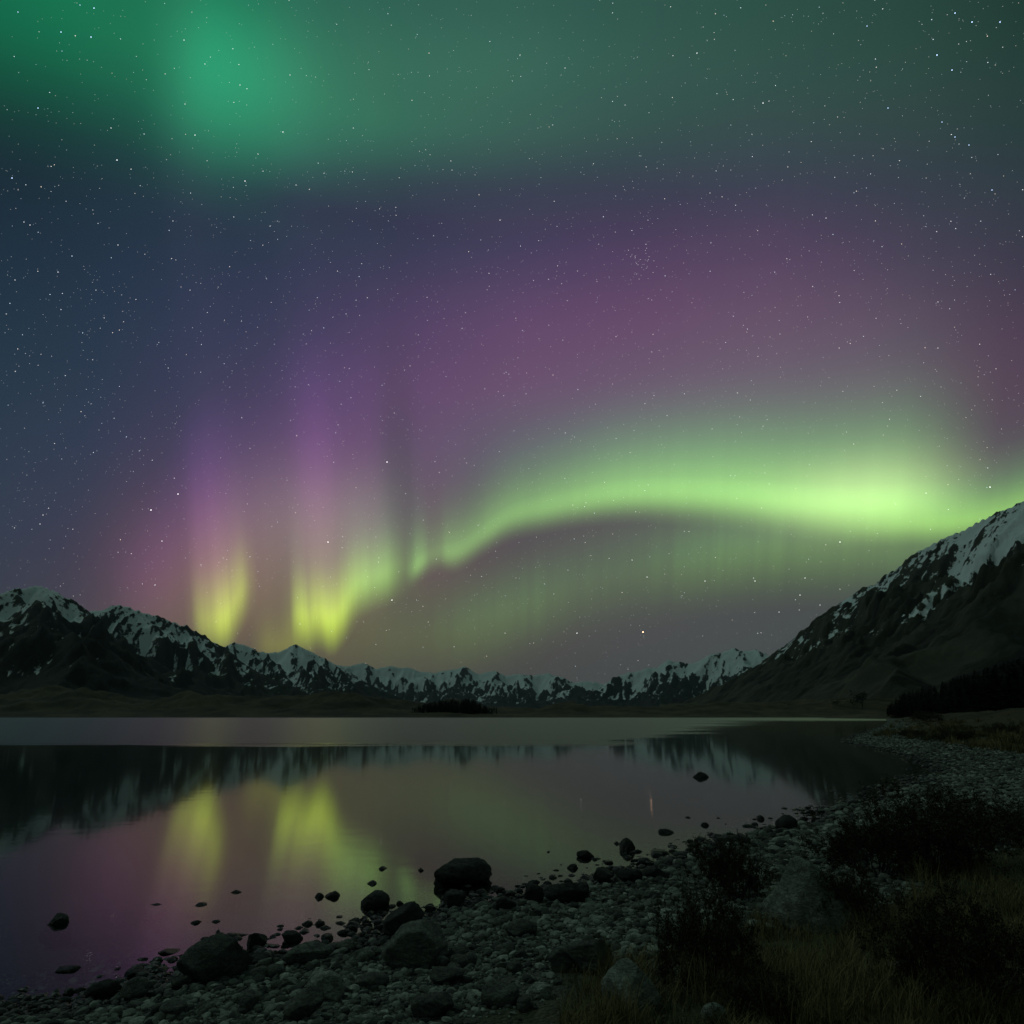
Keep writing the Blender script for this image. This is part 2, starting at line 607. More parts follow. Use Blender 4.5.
def ground_material():
    m, nt, b = new_mat('ground')
    t = NT(nt)
    p = t.pos()
    d = t.attr('shore')
    px = t.sep(p)
    fine = t.vor(p, 34.0)
    cell = t.vor(p, 34.0, out=1)
    cs = t.n.new('ShaderNodeSeparateColor')
    t.l.new(cell, cs.inputs[0])
    big = t.noise(p, 3.0, 5, .6)
    grav = t.mix(t.math('MULTIPLY', cs.outputs[0], cs.outputs[1]), (.06, .062, .055), (.22, .225, .20))
    grav = t.mix(t.rng(big, .35, .7), grav, (.085, .085, .072))
    grav = t.mix(t.rng(d, -.4, .25), (.028, .03, .026), grav)       # wet at the water's edge
    gn = t.noise(p, 1.3, 6, .65)
    grass = t.mix(t.rng(gn, .3, .7), (.028, .03, .014), (.075, .07, .032))
    farn = t.noise(p, .035, 8, .65)
    farc = t.mix(t.rng(farn, .35, .65), (.024, .020, .012), (.082, .062, .032))
    dist = t.math('SQRT', t.math('ADD', t.math('POWER', px[0], 2.0), t.math('POWER', px[1], 2.0)))
    grass = t.mix(t.rng(dist, 40, 110), grass, farc)
    edge = t.math('ADD', d, t.math('MULTIPLY_ADD', t.noise(p, .55, 4, .6), 3.0, -1.5))
    lim = t.rng(dist, 6, 26, 2.6, 4.6, 'LINEAR')
    f = t.rng(t.math('SUBTRACT', edge, lim), -.5, .5)
    c = t.mix(f, grav, grass)
    nt.links.new(c, b.inputs['Base Color'])
    b.inputs['Roughness'].default_value = .92
    b.inputs['Specular IOR Level'].default_value = .25
    hgt = t.math('ADD', t.math('MULTIPLY', fine, -1.0), t.math('MULTIPLY', t.noise(p, 60, 3), .4))
    nt.links.new(t.bump(hgt, .8, .03), b.inputs['Normal'])
    return m


MAT_GROUND = ground_material()
ground = mesh_np('ground', np.stack([gx, gy, gz], 1), grid_faces(len(rr), len(az_f)), MAT_GROUND)
vattr(ground, 'shore', gd)
tag(ground, 'gravel shore and brown tussock land around the dark lake', 'ground', kind='structure')


# ------------------------------------------------------------------ water
def water_material():
    m, nt, b = new_mat('water')
    t = NT(nt)
    nt.nodes.remove(b)
    out = nt.nodes['Material Output']
    p = t.pos()
    x, y, z = t.sep(p)
    # wind ruffles the far water; the near bay lies in the lee and is calm
    lim = t.math('MINIMUM', t.math('ADD', t.math('MULTIPLY', t.math('MAXIMUM', t.math('SUBTRACT', x, 6.0), 0.0), 2.9), 47.0), 265.0)
    rel = t.math('DIVIDE', y, lim)
    wv = t.noise(t.scale(p, (.02, .10, 1)), 1.0, 4, .6)
    rel = t.math('ADD', rel, t.math('MULTIPLY', t.math('SUBTRACT', wv, .5), t.rng(x, 2, 60, .45, 1.2, 'LINEAR')))
    wv2 = t.noise(t.scale(p, (.05, .9, 1)), 1.0, 4, .65)
    rel = t.math('ADD', rel, t.math('MULTIPLY_ADD', wv2, .7, -.35))
    ruf = t.rng(rel, .96, 1.06)
    calm_b = t.math('ADD', t.math('MULTIPLY', t.noise(t.scale(p, (1.0, 1.6, 1)), 1.6, 3, .5), 1.0), t.math('MULTIPLY', t.noise(p, 7.0, 2, .5), .12))
    nrm = t.bump(calm_b, .35, .003)
    gl = nt.nodes.new('ShaderNodeBsdfGlossy')
    gl.distribution = 'GGX'
    nt.links.new(t.rng(ruf, 0, 1, .055, .30, 'LINEAR'), gl.inputs['Roughness'])
    gl.inputs['Color'].default_value = (1, 1, 1, 1)
    nt.links.new(nrm, gl.inputs['Normal'])
    tr = nt.nodes.new('ShaderNodeBsdfTransparent')
    tr.inputs[0].default_value = (.62, .74, .70, 1)
    fr = nt.nodes.new('ShaderNodeFresnel')
    fr.inputs['IOR'].default_value = 1.333
    fac = t.math('MULTIPLY_ADD', ruf, -.52, .88)
    fac = t.math('MULTIPLY', fr.outputs[0], fac)
    mx = nt.nodes.new('ShaderNodeMixShader')
    nt.links.new(fac, mx.inputs[0])
    nt.links.new(tr.outputs[0], mx.inputs[1])
    nt.links.new(gl.outputs[0], mx.inputs[2])
    nt.links.new(mx.outputs[0], out.inputs['Surface'])
    return m


MAT_WATER = water_material()
wx = np.array([-2600, -700, -200, -60, -15, 0, 15, 60, 160, 420.0])
wy = np.array([1.0, 5, 12, 30, 80, 200, 450, FAR_Y + 45])
WX, WY = np.meshgrid(wx, wy)
water = mesh_np('water', np.stack([WX.ravel(), WY.ravel(), np.zeros(WX.size)], 1), grid_faces(len(wy), len(wx)), MAT_WATER)
tag(water, 'calm dark lake mirroring the green aurora, ruffled at its far end', 'lake', kind='structure')


# ------------------------------------------------------------------ mountains
def mountain_material(name, snow_lo, snow_hi, rock, low, veg_top, cover=.5, streak=1.0, mott=2.2):
    """rock, dark lower slopes and snow that lies where the slope lets it"""
    m, nt, b = new_mat(name)
    t = NT(nt)
    p = t.pos()
    x, y, z = t.sep(p)
    nz = t.nz()
    s = t.attr('snow')
    n1 = t.noise(p, .012 * streak, 6, .65)
    n2 = t.noise(p, .05 * streak, 5, .7)
    rockc = t.mix(t.rng(n2, .3, .7), tuple(v * .6 for v in rock), tuple(v * 1.3 for v in rock))
    lowc = t.mix(t.rng(n1, .3, .7), tuple(v * .6 for v in low), tuple(v * 1.4 for v in low))
    vt = t.math('ADD', z, t.math('MULTIPLY_ADD', n1, 160.0, -80.0))
    base = t.mix(t.rng(vt, veg_top * .7, veg_top * 1.15), lowc, rockc)
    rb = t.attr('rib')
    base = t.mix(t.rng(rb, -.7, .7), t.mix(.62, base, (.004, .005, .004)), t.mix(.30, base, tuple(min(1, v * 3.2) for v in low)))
    k = t.math('ADD', s, t.math('ADD', t.math('MULTIPLY_ADD', n2, mott, -mott / 2), t.math('MULTIPLY_ADD', n1, .8, -.4)))
    k = t.rng(k, cover - .14, cover + .14)
    col = t.mix(k, base, (.80, .83, .86))
    nt.links.new(col, b.inputs['Base Color'])
    b.inputs['Roughness'].default_value = .85
    b.inputs['Specular IOR Level'].default_value = .15
    nt.links.new(t.bump(t.math('ADD', n2, n1), .6, 12 / streak), b.inputs['Normal'])
    return m


def seg_heights(x, y, segs, k, conc):
    H = np.full(x.shape, -60.0)
    for a, b in segs:
        dx, dy = b[0] - a[0], b[1] - a[1]
        t = np.clip(((x - a[0]) * dx + (y - a[1]) * dy) / (dx * dx + dy * dy + 1e-9), 0, 1)
        dist = np.hypot(x - a[0] - t * dx, y - a[1] - t * dy)
        zr = a[2] + (b[2] - a[2]) * t
        L = np.clip(zr, 5, None) / k
        q = 1 - dist / L
        h = np.where(q > 0, zr * np.clip(q, 0, None) ** conc, -60 * np.clip(-q, 0, 1))
        H = np.maximum(H, h)
    return H


def mountain(name, mat, ridge_px, Rf, az_rng, r_rng, nc, nr, k, conc, spurs, wl, amp, snow_line, label, extra=(), gully=1.0, seed=0, warp=1.0, snow_edit=None):
    """ridge_px: skyline points of the photo; Rf: distance of each; spurs: ridges running down from it"""
    R = Rf if callable(Rf) else (lambda q: Rf)
    P = []
    for (px, py) in ridge_px:
        a, e = azel(px, py)
        r = R(px)
        P.append((r * math.sin(math.radians(a)), r * math.cos(math.radians(a)), r * math.tan(math.radians(e)) + CAM_Z))
    segs = [(P[i], P[i + 1]) for i in range(len(P) - 1)]
    rs = np.random.default_rng(seed + 50)
    for (i, heading, length, drop) in spurs:
        p = np.array(P[i])
        hd = math.radians(heading)
        n = 4
        for j in range(n):
            hd2 = hd + rs.normal(0, .22)
            q = p + np.array([math.sin(hd2) * length / n, -math.cos(hd2) * length / n, -P[i][2] * drop / n])
            segs.append((tuple(p), tuple(q)))
            p = q
    segs += list(extra)
    az = np.radians(np.linspace(az_rng[0], az_rng[1], nc))
    rad = np.geomspace(r_rng[0], r_rng[1], nr)
    A, RR = np.meshgrid(az, rad)
    x, y = (RR * np.sin(A)).ravel(), (RR * np.cos(A)).ravel()
    zmax = max(p[2] for p in P)
    # the crest keeps its line; flanks are broken into ribs and gullies
    dm = np.full(x.shape, 1e12)
    sr = np.zeros(x.shape)
    acc = 0.0
    for a, b in segs[:len(P) - 1]:
        dx, dy = b[0] - a[0], b[1] - a[1]
        tt = np.clip(((x - a[0]) * dx + (y - a[1]) * dy) / (dx * dx + dy * dy + 1e-9), 0, 1)
        d2 = (x - a[0] - tt * dx) ** 2 + (y - a[1] - tt * dy) ** 2
        ln = math.hypot(dx, dy)
        # the line of steepest descent keeps its place along the crest
        raw = acc + ((x - a[0]) * dx + (y - a[1]) * dy) / (ln + 1e-9)
        sr = np.where(d2 < dm, acc + tt * ln, sr)
        dm = np.minimum(dm, d2)
        acc += ln
    w = np.clip(np.sqrt(dm) / (.55 * wl), 0, 1)
    wx_ = x + w * warp * wl * .22 * fbm(x / wl, y / wl, 4, seed + 1)
    wy_ = y + w * warp * wl * .22 * fbm(x / wl + 7.7, y / wl, 4, seed + 2)
    H = seg_heights(wx_, wy_, segs, k, conc)
    rel = np.clip(H / zmax, 0, 1.2)
    rg = ridged(x / wl, y / wl, 5, seed + 4)
    fine = ridged(x / (wl * .27), y / (wl * .27), 4, seed + 14)
    H = H + np.clip(rel * 1.6, 0, 1) * ((.16 + .84 * w) * amp * (rg - 1.45) + (.30 + .7 * w) * amp * .35 * gully * (fine - 1.3))
    dmr = np.sqrt(dm)
    lg = wl * .30
    rib = ridged(sr / lg + .5 * fbm(x / wl, y / wl, 3, seed + 20), dmr / (lg * 3.2), 4, seed + 24) - .85
    H = H + np.clip(rel * 1.6, 0, 1) * (.10 + .90 * w) * amp * .75 * (rib - .7)
    micro = ridged(x / (wl * .075), y / (wl * .075), 3, seed + 34) - 1.0
    H = H + np.clip(rel * 2 - .3, 0, 1) * (.35 + .65 * w) * amp * .12 * micro
    z = H.reshape(A.shape)
    gr = np.gradient(z, axis=0) / np.gradient(RR, axis=0)
    ga = np.gradient(z, axis=1) / (np.gradient(A, axis=1) * RR)
    slope = np.hypot(gr, ga)
    curv = (np.roll(z, 2, 0) + np.roll(z, -2, 0) + np.roll(z, 2, 1) + np.roll(z, -2, 1) - 4 * z)
    cs = np.clip(curv / (np.abs(curv).mean() * 3 + 1e-6), -1, 1)
    lo, hi = snow_line
    sl = z + .12 * zmax * fbm(x / (wl * 1.6), y / (wl * 1.6), 3, seed + 8).reshape(z.shape)
    frac = (fine - .85).reshape(z.shape)
    snow = np.clip((sl - lo) / (hi - lo), 0, 1.1) - np.clip((slope - .75) * .7, -.10, .45) + .25 * cs - .30 * frac - .28 * micro.reshape(z.shape) - .50 * rib.reshape(z.shape) + .34 * np.tanh(ga * 2.6) + .22 * perlin(sr / (lg * .2), dmr / (lg * .7), seed + 30).reshape(z.shape)
    snow = np.where(z < lo * .75, -1, snow)
    if snow_edit:
        snow = snow_edit(x, y, z.ravel(), snow.ravel())
    o = mesh_np(name, np.stack([x, y, z.ravel()], 1), grid_faces(nr, nc), mat)
    vattr(o, 'snow', snow.ravel())
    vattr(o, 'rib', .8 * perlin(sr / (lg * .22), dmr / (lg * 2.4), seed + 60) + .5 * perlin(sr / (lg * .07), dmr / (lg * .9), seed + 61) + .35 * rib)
    tag(o, label, 'mountain', kind='structure')
    return o


ROCK = (.040, .041, .044)
LOWC = (.011, .014, .012)
# left range: the tall peak at the frame's edge, the broad peak beside it, the pyramid further back
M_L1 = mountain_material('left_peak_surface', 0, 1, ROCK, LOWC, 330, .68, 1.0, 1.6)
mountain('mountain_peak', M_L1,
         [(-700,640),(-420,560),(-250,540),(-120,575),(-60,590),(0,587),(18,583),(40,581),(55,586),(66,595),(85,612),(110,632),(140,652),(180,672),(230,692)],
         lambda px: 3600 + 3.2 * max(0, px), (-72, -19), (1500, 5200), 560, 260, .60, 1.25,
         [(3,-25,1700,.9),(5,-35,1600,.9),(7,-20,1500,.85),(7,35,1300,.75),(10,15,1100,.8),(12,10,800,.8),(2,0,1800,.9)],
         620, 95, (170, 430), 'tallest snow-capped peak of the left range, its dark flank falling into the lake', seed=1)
M_L2 = mountain_material('broad_peak_surface', 0, 1, ROCK, LOWC, 330, .60, .9, 1.6)
mountain('mountain_peak', M_L2,
         [(30,640),(60,618),(85,607),(105,604),(120,603),(140,606),(160,613),(175,618),(200,630),(225,644),(250,664),(280,680),(320,698)],
         lambda px: 5000 + 2 * max(0, px - 100), (-38, -13), (2900, 7000), 380, 240, .58, 1.2,
         [(2,-30,1600,.85),(4,-15,1500,.8),(5,20,1500,.8),(7,5,1300,.8),(8,25,1200,.8),(10,10,900,.8)],
         700, 105, (190, 440), 'broad snowy peak with dark ribs, second from the left edge', seed=2)
M_L3 = mountain_material('pyramid_peak_surface', 0, 1, ROCK, LOWC, 300, .47, .8, 1.7)
mountain('mountain_peak', M_L3,
         [(190,668),(215,650),(235,640),(245,641),(258,649),(278,648),(297,642),(311,649),(326,657),(340,664),(360,676),(390,692),(420,704)],
         7200, (-25, -5), (4600, 9000), 330, 200, .56, 1.15,
         [(1,-20,1500,.8),(2,5,1500,.8),(4,0,1500,.8),(6,-20,1700,.85),(6,30,1500,.8),(8,15,1200,.8),(9,10,900,.8)],
         800, 100, (180, 410), 'small pyramid-shaped snowy peak between the broad peak and the low distant range', seed=3)
M_C = mountain_material('far_range_surface', 0, 1, ROCK, (.012, .015, .014), 260, .40, .6, 1.3)
mountain('mountain_range', M_C,
         [(290,680),(320,668),(340,663),(350,664),(362,661),(376,665),(392,663),(405,665),(420,669),(432,670),(448,667),(464,665),(478,671),(492,669),(506,673),(520,671),(532,675),(548,671),(562,674),(574,680),(588,677),(600,681),(612,684),(630,679),(650,688),(680,694)],
         11000, (-19, 15), (7400, 13500), 460, 190, .52, 1.1,
         [(i, (-25, 10, 25, -10)[i % 4], 2300, .82) for i in range(1, 24, 2)],
         1000, 130, (190, 430), 'low distant chain of snowy mountains at the head of the lake', seed=4)
M_R = mountain_material('right_far_peak_surface', 0, 1, ROCK, (.013, .016, .015), 300, .46, .7, 1.4)
mountain('mountain_peak', M_R,
         [(560,702),(590,694),(608,682),(620,674),(632,670),(646,666),(658,664),(668,657),(676,661),(688,663),(700,657),(712,652),(722,651),(732,647),(742,650),(754,647),(762,652),(790,660),(830,672)],
         8200, (4, 26), (5400, 10200), 320, 190, .55, 1.15,
         [(3,-25,1500,.8),(5,5,1600,.8),(7,-10,1700,.85),(9,15,1600,.8),(11,-15,1700,.85),(13,0,1700,.8),(15,10,1700,.8)],
         800, 110, (190, 450), 'snowy mountain with a notched crest half hidden by the big right slope', seed=6)
# the big mountain on the right
M_B = mountain_material('right_mountain_surface', 0, 1, (.050, .050, .047), (.040, .037, .025), 420, .52, 1.6)


def pt(px, py, r):
    a, e = azel(px, py)
    return (r * math.sin(math.radians(a)), r * math.cos(math.radians(a)), r * math.tan(math.radians(e)) + CAM_Z)


def big_slope_snow(x, y, z, snow):
    """snow fills the gully above the spur; the spur's own sunny flank is bare"""
    g = [pt(1120, 470, 2280), pt(1024, 524, 2250), pt(990, 550, 2150), pt(958, 580, 2050), pt(930, 600, 2000), pt(908, 618, 1950), pt(890, 632, 1900)]
    ga = np.degrees(np.arctan2(x, y))
    ge = np.degrees(np.arctan2(z - CAM_Z, np.hypot(x, y)))
    q = np.array([(math.degrees(math.atan2(p[0], p[1])), math.degrees(math.atan2(p[2] - CAM_Z, math.hypot(p[0], p[1])))) for p in g])
    q = q[np.argsort(q[:, 0])]
    e0 = np.interp(ga, q[:, 0], q[:, 1])
    wid = np.interp(ga, [q[0, 0], q[-1, 0]], [.25, 1.5])
    n = fbm(x / 90, y / 90, 4, 77)
    d = ge - e0
    snow = snow + 1.1 * np.exp(-(((d + .35 * n) / (wid * .8)) ** 2)) * (ga > q[0, 0] - .5) + .45 * n * (np.abs(d) < 3)
    snow = snow - .38 * np.clip((d - wid * .7) / (wid * .5), 0, 1) * np.clip(.6 + 1.6 * n, 0, 1)
    return snow - .75 * np.clip((-d - wid * .8) / .8, 0, 1) * (ga > q[0, 0] - 4)


RB = lambda px: 2900 - 1.3 * min(max(0, px - 700), 560)
spur = [pt(1180, 470, 2050), pt(1060, 512, 1980), pt(1015, 540, 1950), pt(985, 566, 1880), pt(955, 594, 1800), pt(925, 622, 1700), pt(905, 648, 1550), pt(890, 672, 1350)]
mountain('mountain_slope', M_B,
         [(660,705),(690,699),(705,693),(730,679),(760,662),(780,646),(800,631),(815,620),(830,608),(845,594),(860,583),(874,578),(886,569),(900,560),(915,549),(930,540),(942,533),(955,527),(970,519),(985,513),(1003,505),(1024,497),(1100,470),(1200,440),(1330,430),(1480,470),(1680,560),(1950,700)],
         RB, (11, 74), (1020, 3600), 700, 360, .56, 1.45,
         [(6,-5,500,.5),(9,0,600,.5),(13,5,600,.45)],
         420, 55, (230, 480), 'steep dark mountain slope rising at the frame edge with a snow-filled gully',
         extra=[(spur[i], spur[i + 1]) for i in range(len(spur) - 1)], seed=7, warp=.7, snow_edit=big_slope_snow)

# ------------------------------------------------------------------ stones
def ico(sub):
    t = (1 + 5 ** .5) / 2
    v = [(-1, t, 0), (1, t, 0), (-1, -t, 0), (1, -t, 0), (0, -1, t), (0, 1, t), (0, -1, -t), (0, 1, -t), (t, 0, -1), (t, 0, 1), (-t, 0, -1), (-t, 0, 1)]
    v = [np.array(p) / np.linalg.norm(p) for p in v]
    f = [(0,11,5),(0,5,1),(0,1,7),(0,7,10),(0,10,11),(1,5,9),(5,11,4),(11,10,2),(10,7,6),(7,1,8),(3,9,4),(3,4,2),(3,2,6),(3,6,8),(3,8,9),(4,9,5),(2,4,11),(6,2,10),(8,6,7),(9,8,1)]
    for _ in range(sub):
        cache, nf = {}, []

        def mid(a, b):
            k = (min(a, b), max(a, b))
            if k not in cache:
                m = v[a] + v[b]
                v.append(m / np.linalg.norm(m))
                cache[k] = len(v) - 1
            return cache[k]
        for a, b, c in f:
            p, q, r = mid(a, b), mid(b, c), mid(c, a)
            nf += [(a, p, r), (b, q, p), (c, r, q), (p, q, r)]
        f = nf
    return np.array(v), np.array(f)


ICO = {s: ico(s) for s in (1, 2, 3, 4)}


def noise3(p, s, seed):
    return (perlin(p[:, 0] * s + 3.1 * p[:, 2], p[:, 1] * s - 2.3 * p[:, 2] * s, seed)
            + perlin(p[:, 1] * s + 11, p[:, 2] * s + 5, seed + 7) + perlin(p[:, 2] * s - 4, p[:, 0] * s + 8, seed + 13)) / 3


def stone_shape(sub, seed, facets=11, sharp=.92, rough=.05, round_=False):
    """a boulder: broken along flat joints, then weathered; fits the unit box"""
    r = np.random.default_rng(seed)
    v, f = ICO[sub]
    n = r.normal(size=(facets, 3))
    n /= np.linalg.norm(n, axis=1)[:, None]
    d = r.uniform(.62, 1.0, facets) if not round_ else r.uniform(.86, 1.05, facets)
    dot = v @ n.T
    rad = np.where(dot > .05, d / np.clip(dot, .05, None), 9)
    soft = 85 if not round_ else 10
    rr_ = -np.log(np.exp(-soft * np.minimum(rad, 3)).sum(1) + np.exp(-soft * 1.12)) / soft
    p = v * rr_[:, None]
    p = p * (1 + rough * 1.6 * noise3(v, 2.1, seed % 50) + rough * noise3(v, 5.3, seed % 41) + rough * .5 * noise3(v, 12.0, seed % 37))[:, None]
    lo, hi = p.min(0), p.max(0)
    return (p - (lo + hi) / 2) / (hi - lo), f


def rock_material(name, c0, c1, wet=False, lichen=.4):
    m, nt, b = new_mat(name)
    t = NT(nt)
    p = t.pos()
    oi = nt.nodes.new('ShaderNodeObjectInfo')
    n = t.noise(p, 9.0, 8, .68)
    fine = t.noise(p, 70.0, 4, .6)
    c = t.mix(t.rng(n, .3, .7), c0, c1)
    c = t.mix(t.math('MULTIPLY', t.rng(t.noise(p, 22.0, 5, .7), .56, .66), lichen), c, (.17, .19, .145))
    c = t.mix(t.rng(fine, .62, .75, 0, .5), c, (.02, .02, .02))
    hue = nt.nodes.new('ShaderNodeHueSaturation')
    nt.links.new(c, hue.inputs['Color'])
    nt.links.new(t.math('MULTIPLY_ADD', oi.outputs['Random'], .7, .65), hue.inputs['Value'])
    c = hue.outputs[0]
    z = t.sep(p)[2]
    wl = t.rng(t.math('ADD', z, t.math('MULTIPLY_ADD', n, .06, -.03)), .03, .07)
    c = t.mix(wl, (.018, .019, .017), c)                # wetted foot above the waterline
    nt.links.new(c, b.inputs['Base Color'])
    nt.links.new(t.rng(wl, 0, 1, .35, .85, 'LINEAR'), b.inputs['Roughness'])
    b.inputs['Specular IOR Level'].default_value = .3
    cr = t.noise(t.scale(p, (1, 1, 2.6)), 16.0, 6, .7, .6)
    h = t.math('ADD', t.math('ADD', t.math('MULTIPLY', n, 1.0), t.math('MULTIPLY', fine, .3)), t.rng(cr, .46, .54, -.4, 0))
    nt.links.new(t.bump(h, .9, .05), b.inputs['Normal'])
    return m


MAT_ROCK = rock_material('rock', (.065, .070, .062), (.17, .18, .155))
MAT_WETROCK = rock_material('wet_rock', (.020, .021, .019), (.075, .080, .070), lichen=.12)
MAT_PALE = rock_material('pale_rock', (.17, .18, .155), (.36, .37, .33), lichen=.15)
MAT_LICHEN = rock_material('lichened_rock', (.10, .105, .09), (.25, .26, .225), lichen=.6)
MATS = {'l': MAT_LICHEN, 'r': MAT_ROCK, 'w': MAT_WETROCK, 'p': MAT_PALE}


def ground_z(x, y):
    return float(ground_h(x, y))


def rot(ax, ay, az):
    cx, sx_, cy, sy, cz, sz = math.cos(ax), math.sin(ax), math.cos(ay), math.sin(ay), math.cos(az), math.sin(az)
    X = np.array([[1, 0, 0], [0, cx, -sx_], [0, sx_, cx]])
    Y = np.array([[cy, 0, sy], [0, 1, 0], [-sy, 0, cy]])
    Z = np.array([[cz, -sz, 0], [sz, cz, 0], [0, 0, 1]])
    return Z @ Y @ X


def stone(name, px, py, w, h, label, mat='r', group=None, seed=0, tilt=0.0, round_=False, sub=3, shape=None, cat='rock', depth=.8):
    """px, py: middle of the foot in the photo; w, h: size it shows there"""
    g = on_ground(px, py)
    in_water = g[2] <= 0.001
    if in_water and mat == 'w':          # what shows in the photo is the rock and its mirror image
        py, h = py - .36 * h, .58 * h
        g = on_ground(px, py)
    dist = math.sqrt(g[0] ** 2 + g[1] ** 2 + (CAM_Z - g[2]) ** 2)
    a = px - 512
    k = dist / math.sqrt(FPX ** 2 + a * a + (512 - py) ** 2)          # metres a pixel
    W, Hh = w * k, h * k
    p, f = stone_shape(sub, seed + 101, round_=round_) if shape is None else shape(sub, seed)
    bz = ground_z(g[0], g[1])
    # flat seen top adds to the height one sees; take it off
    sinv = (CAM_Z - g[2]) / dist
    D = W * depth
    Hv = max(Hh - D * sinv * .55, Hh * .45)
    sink = .22 * Hv + (-bz if in_water else 0.0)
    tot = Hv + sink
    if in_water:                          # the stone is widest below the surface
        fr = (tot - Hv) / tot
        wide = min(2.2, 1 / math.sqrt(max(.18, 1 - max(0.0, 2 * fr - 1) ** 2)))
        W, D = W * wide, D * wide
    v = p * np.array([W, D, tot])
    v = v @ rot(0, math.radians(tilt), 0).T
    v = v @ rot(0, 0, -math.atan2(g[0], g[1]) + (seed % 7 - 3) * .05).T
    v[:, 2] -= v[:, 2].min()
    off = D * .35
    c = np.array([g[0], g[1]]) * (1 + off / max(.1, math.hypot(g[0], g[1])))
    base = (bz if in_water else g[2]) - .22 * Hv
    o = mesh_np(name, v, f, MATS[mat])
    o.location = (c[0], c[1], base)
    tag(o, label, cat, group)
    FOOT.append((c[0], c[1], max(W, D) * .5))
    return o


FOOT = []


def peaked(sub, seed):
    """boulder rising to one worn peak"""
    p, f = stone_shape(sub, seed + 300, facets=11)
    s = np.clip(p[:, 2] + .5, 0, 1)
    q = p.copy()
    q[:, 0] = p[:, 0] * (1.25 - .85 * s) - .06 * s
    q[:, 1] = p[:, 1] * (1.25 - .7 * s)
    q[:, 2] = p[:, 2] + .12 * s * s * (1 - np.clip(np.hypot(p[:, 0], p[:, 1]) * 2, 0, 1))
    lo, hi = q.min(0), q.max(0)
    return (q - (lo + hi) / 2) / (hi - lo), f


G1 = 'rocks standing in the shallows'
G2 = 'rocks along the waterline'
G3 = 'rocks on the gravel shore'
# the named rocks: foot x, foot y, width, height, ...
stone('boulder', 463, 899, 60, 44, 'largest boulder standing in the shallows, dark and blunt-topped', 'w', G1, 4, sub=4)
stone('rock', 455, 908, 24, 18, 'small dark rock tucked against the foot of the largest shallow-water boulder', 'w', G1, 9)
stone('rock', 375, 917, 29, 28, 'upright rounded dark rock in the water, between the largest boulder and the long shore boulder', 'w', G1, 12, round_=True)
stone('rock', 56, 932, 27, 21, 'lone tilted dark rock far out on the purple reflection', 'w', G1, 15, tilt=-20)
stone('rock', 697, 781, 22, 10, 'lone low black rock out in the bay below the notched snowy mountain', 'w', G1, 17, depth=.6)
stone('rock', 627, 858, 17, 21, 'tall narrow dark rock standing in water beside two tiny stones', 'w', G1, 21)
stone('rock', 617, 846, 7, 5, 'tiny stone in the water touching the tall narrow rock', 'w', G1, 22)
stone('rock', 586, 862, 20, 13, 'humped dark rock in the water before the tall narrow rock', 'w', G1, 25)
stone('rock', 666, 836, 16, 8, 'smooth oval rock in the water beyond the tall narrow rock', 'w', G1, 27, round_=True)
stone('rock', 331, 902, 17, 12, 'dark knobbly rock of a touching pair in the green reflection', 'w', G1, 30)
stone('rock', 319, 901, 10, 9, 'smaller round rock of the touching pair in the green reflection', 'w', G1, 31, round_=True)
stone('rock', 201, 908, 15, 6, 'low flat rock just breaking the water under the bright narrow reflection', 'w', G1, 33)
stone('rock', 235, 895, 10, 5, 'small flat stone just breaking the water beside the bright narrow reflection', 'w', G1, 35)
stone('rock', 156, 908, 12, 4, 'faint flat stone nearly awash on the pink reflection', 'w', G1, 36)
stone('rock', 169, 957, 22, 9, 'low dark rock awash just off the long shore boulder', 'w', G1, 38)
stone('rock', 69, 975, 24, 11, 'low dark rock awash close to the dark bottom corner of the lake', 'w', G1, 39)
stone('rock', 386, 872, 11, 6, 'small flat stone far out in the green reflection above the upright rounded rock', 'w', G1, 40)
stone('rock', 419, 873, 11, 6, 'small flat stone beside the largest boulder on its far side', 'w', G1, 41)
stone('rock', 400, 907, 8, 7, 'small round stone alone between the upright rounded rock and the largest boulder', 'w', G1, 42, round_=True)
stone('rock', 732, 846, 34, 11, 'long low dark rock at the water edge beyond the gravel bend', 'w', G2, 44, depth=.6)
stone('rock', 787, 830, 22, 15, 'domed dark rock at the water edge near the reflection of the big slope', 'w', G2, 46, round_=True)
stone('boulder', 213, 984, 74, 50, 'long slab-sided boulder at the waterline with a mossy grey top', 'r', G2, 52, tilt=-14, sub=4)
stone('rock', 257, 952, 20, 21, 'squarish dark rock in the water behind the long slab-sided boulder', 'w', G2, 55)
stone('rock', 236, 939, 22, 7, 'flat dark rock awash behind the slab-sided boulder top', 'w', G2, 56)
stone('rock', 292, 947, 22, 16, 'leaning dark rock in a pink pool of water', 'w', G2, 57, tilt=18)
stone('rock', 307, 928, 11, 8, 'left stone of two small ones lying side by side in the pink shallows', 'w', G1, 58, round_=True)
stone('rock', 320, 928, 10, 8, 'right stone of two small ones lying side by side in the pink shallows', 'w', G1, 59, round_=True)
stone('rock', 351, 935, 13, 11, 'round dark stone in the shallows below the upright rounded rock', 'w', G1, 60, round_=True)
stone('rock', 363, 938, 10, 7, 'small stone close beside the round one below the upright rounded rock', 'w', G1, 61)
stone('rock', 404, 938, 45, 30, 'oblong boulder leaning against a larger shore boulder at the waterline', 'w', G2, 63, tilt=-28, sub=4)
stone('boulder', 414, 967, 68, 44, 'broad grey boulder behind which an oblong rock leans', 'r', G2, 66, tilt=-8, sub=4)
stone('rock', 308, 964, 50, 19, 'long low slab lying along the waterline between pools', 'r', G2, 69, depth=.5, tilt=-8)
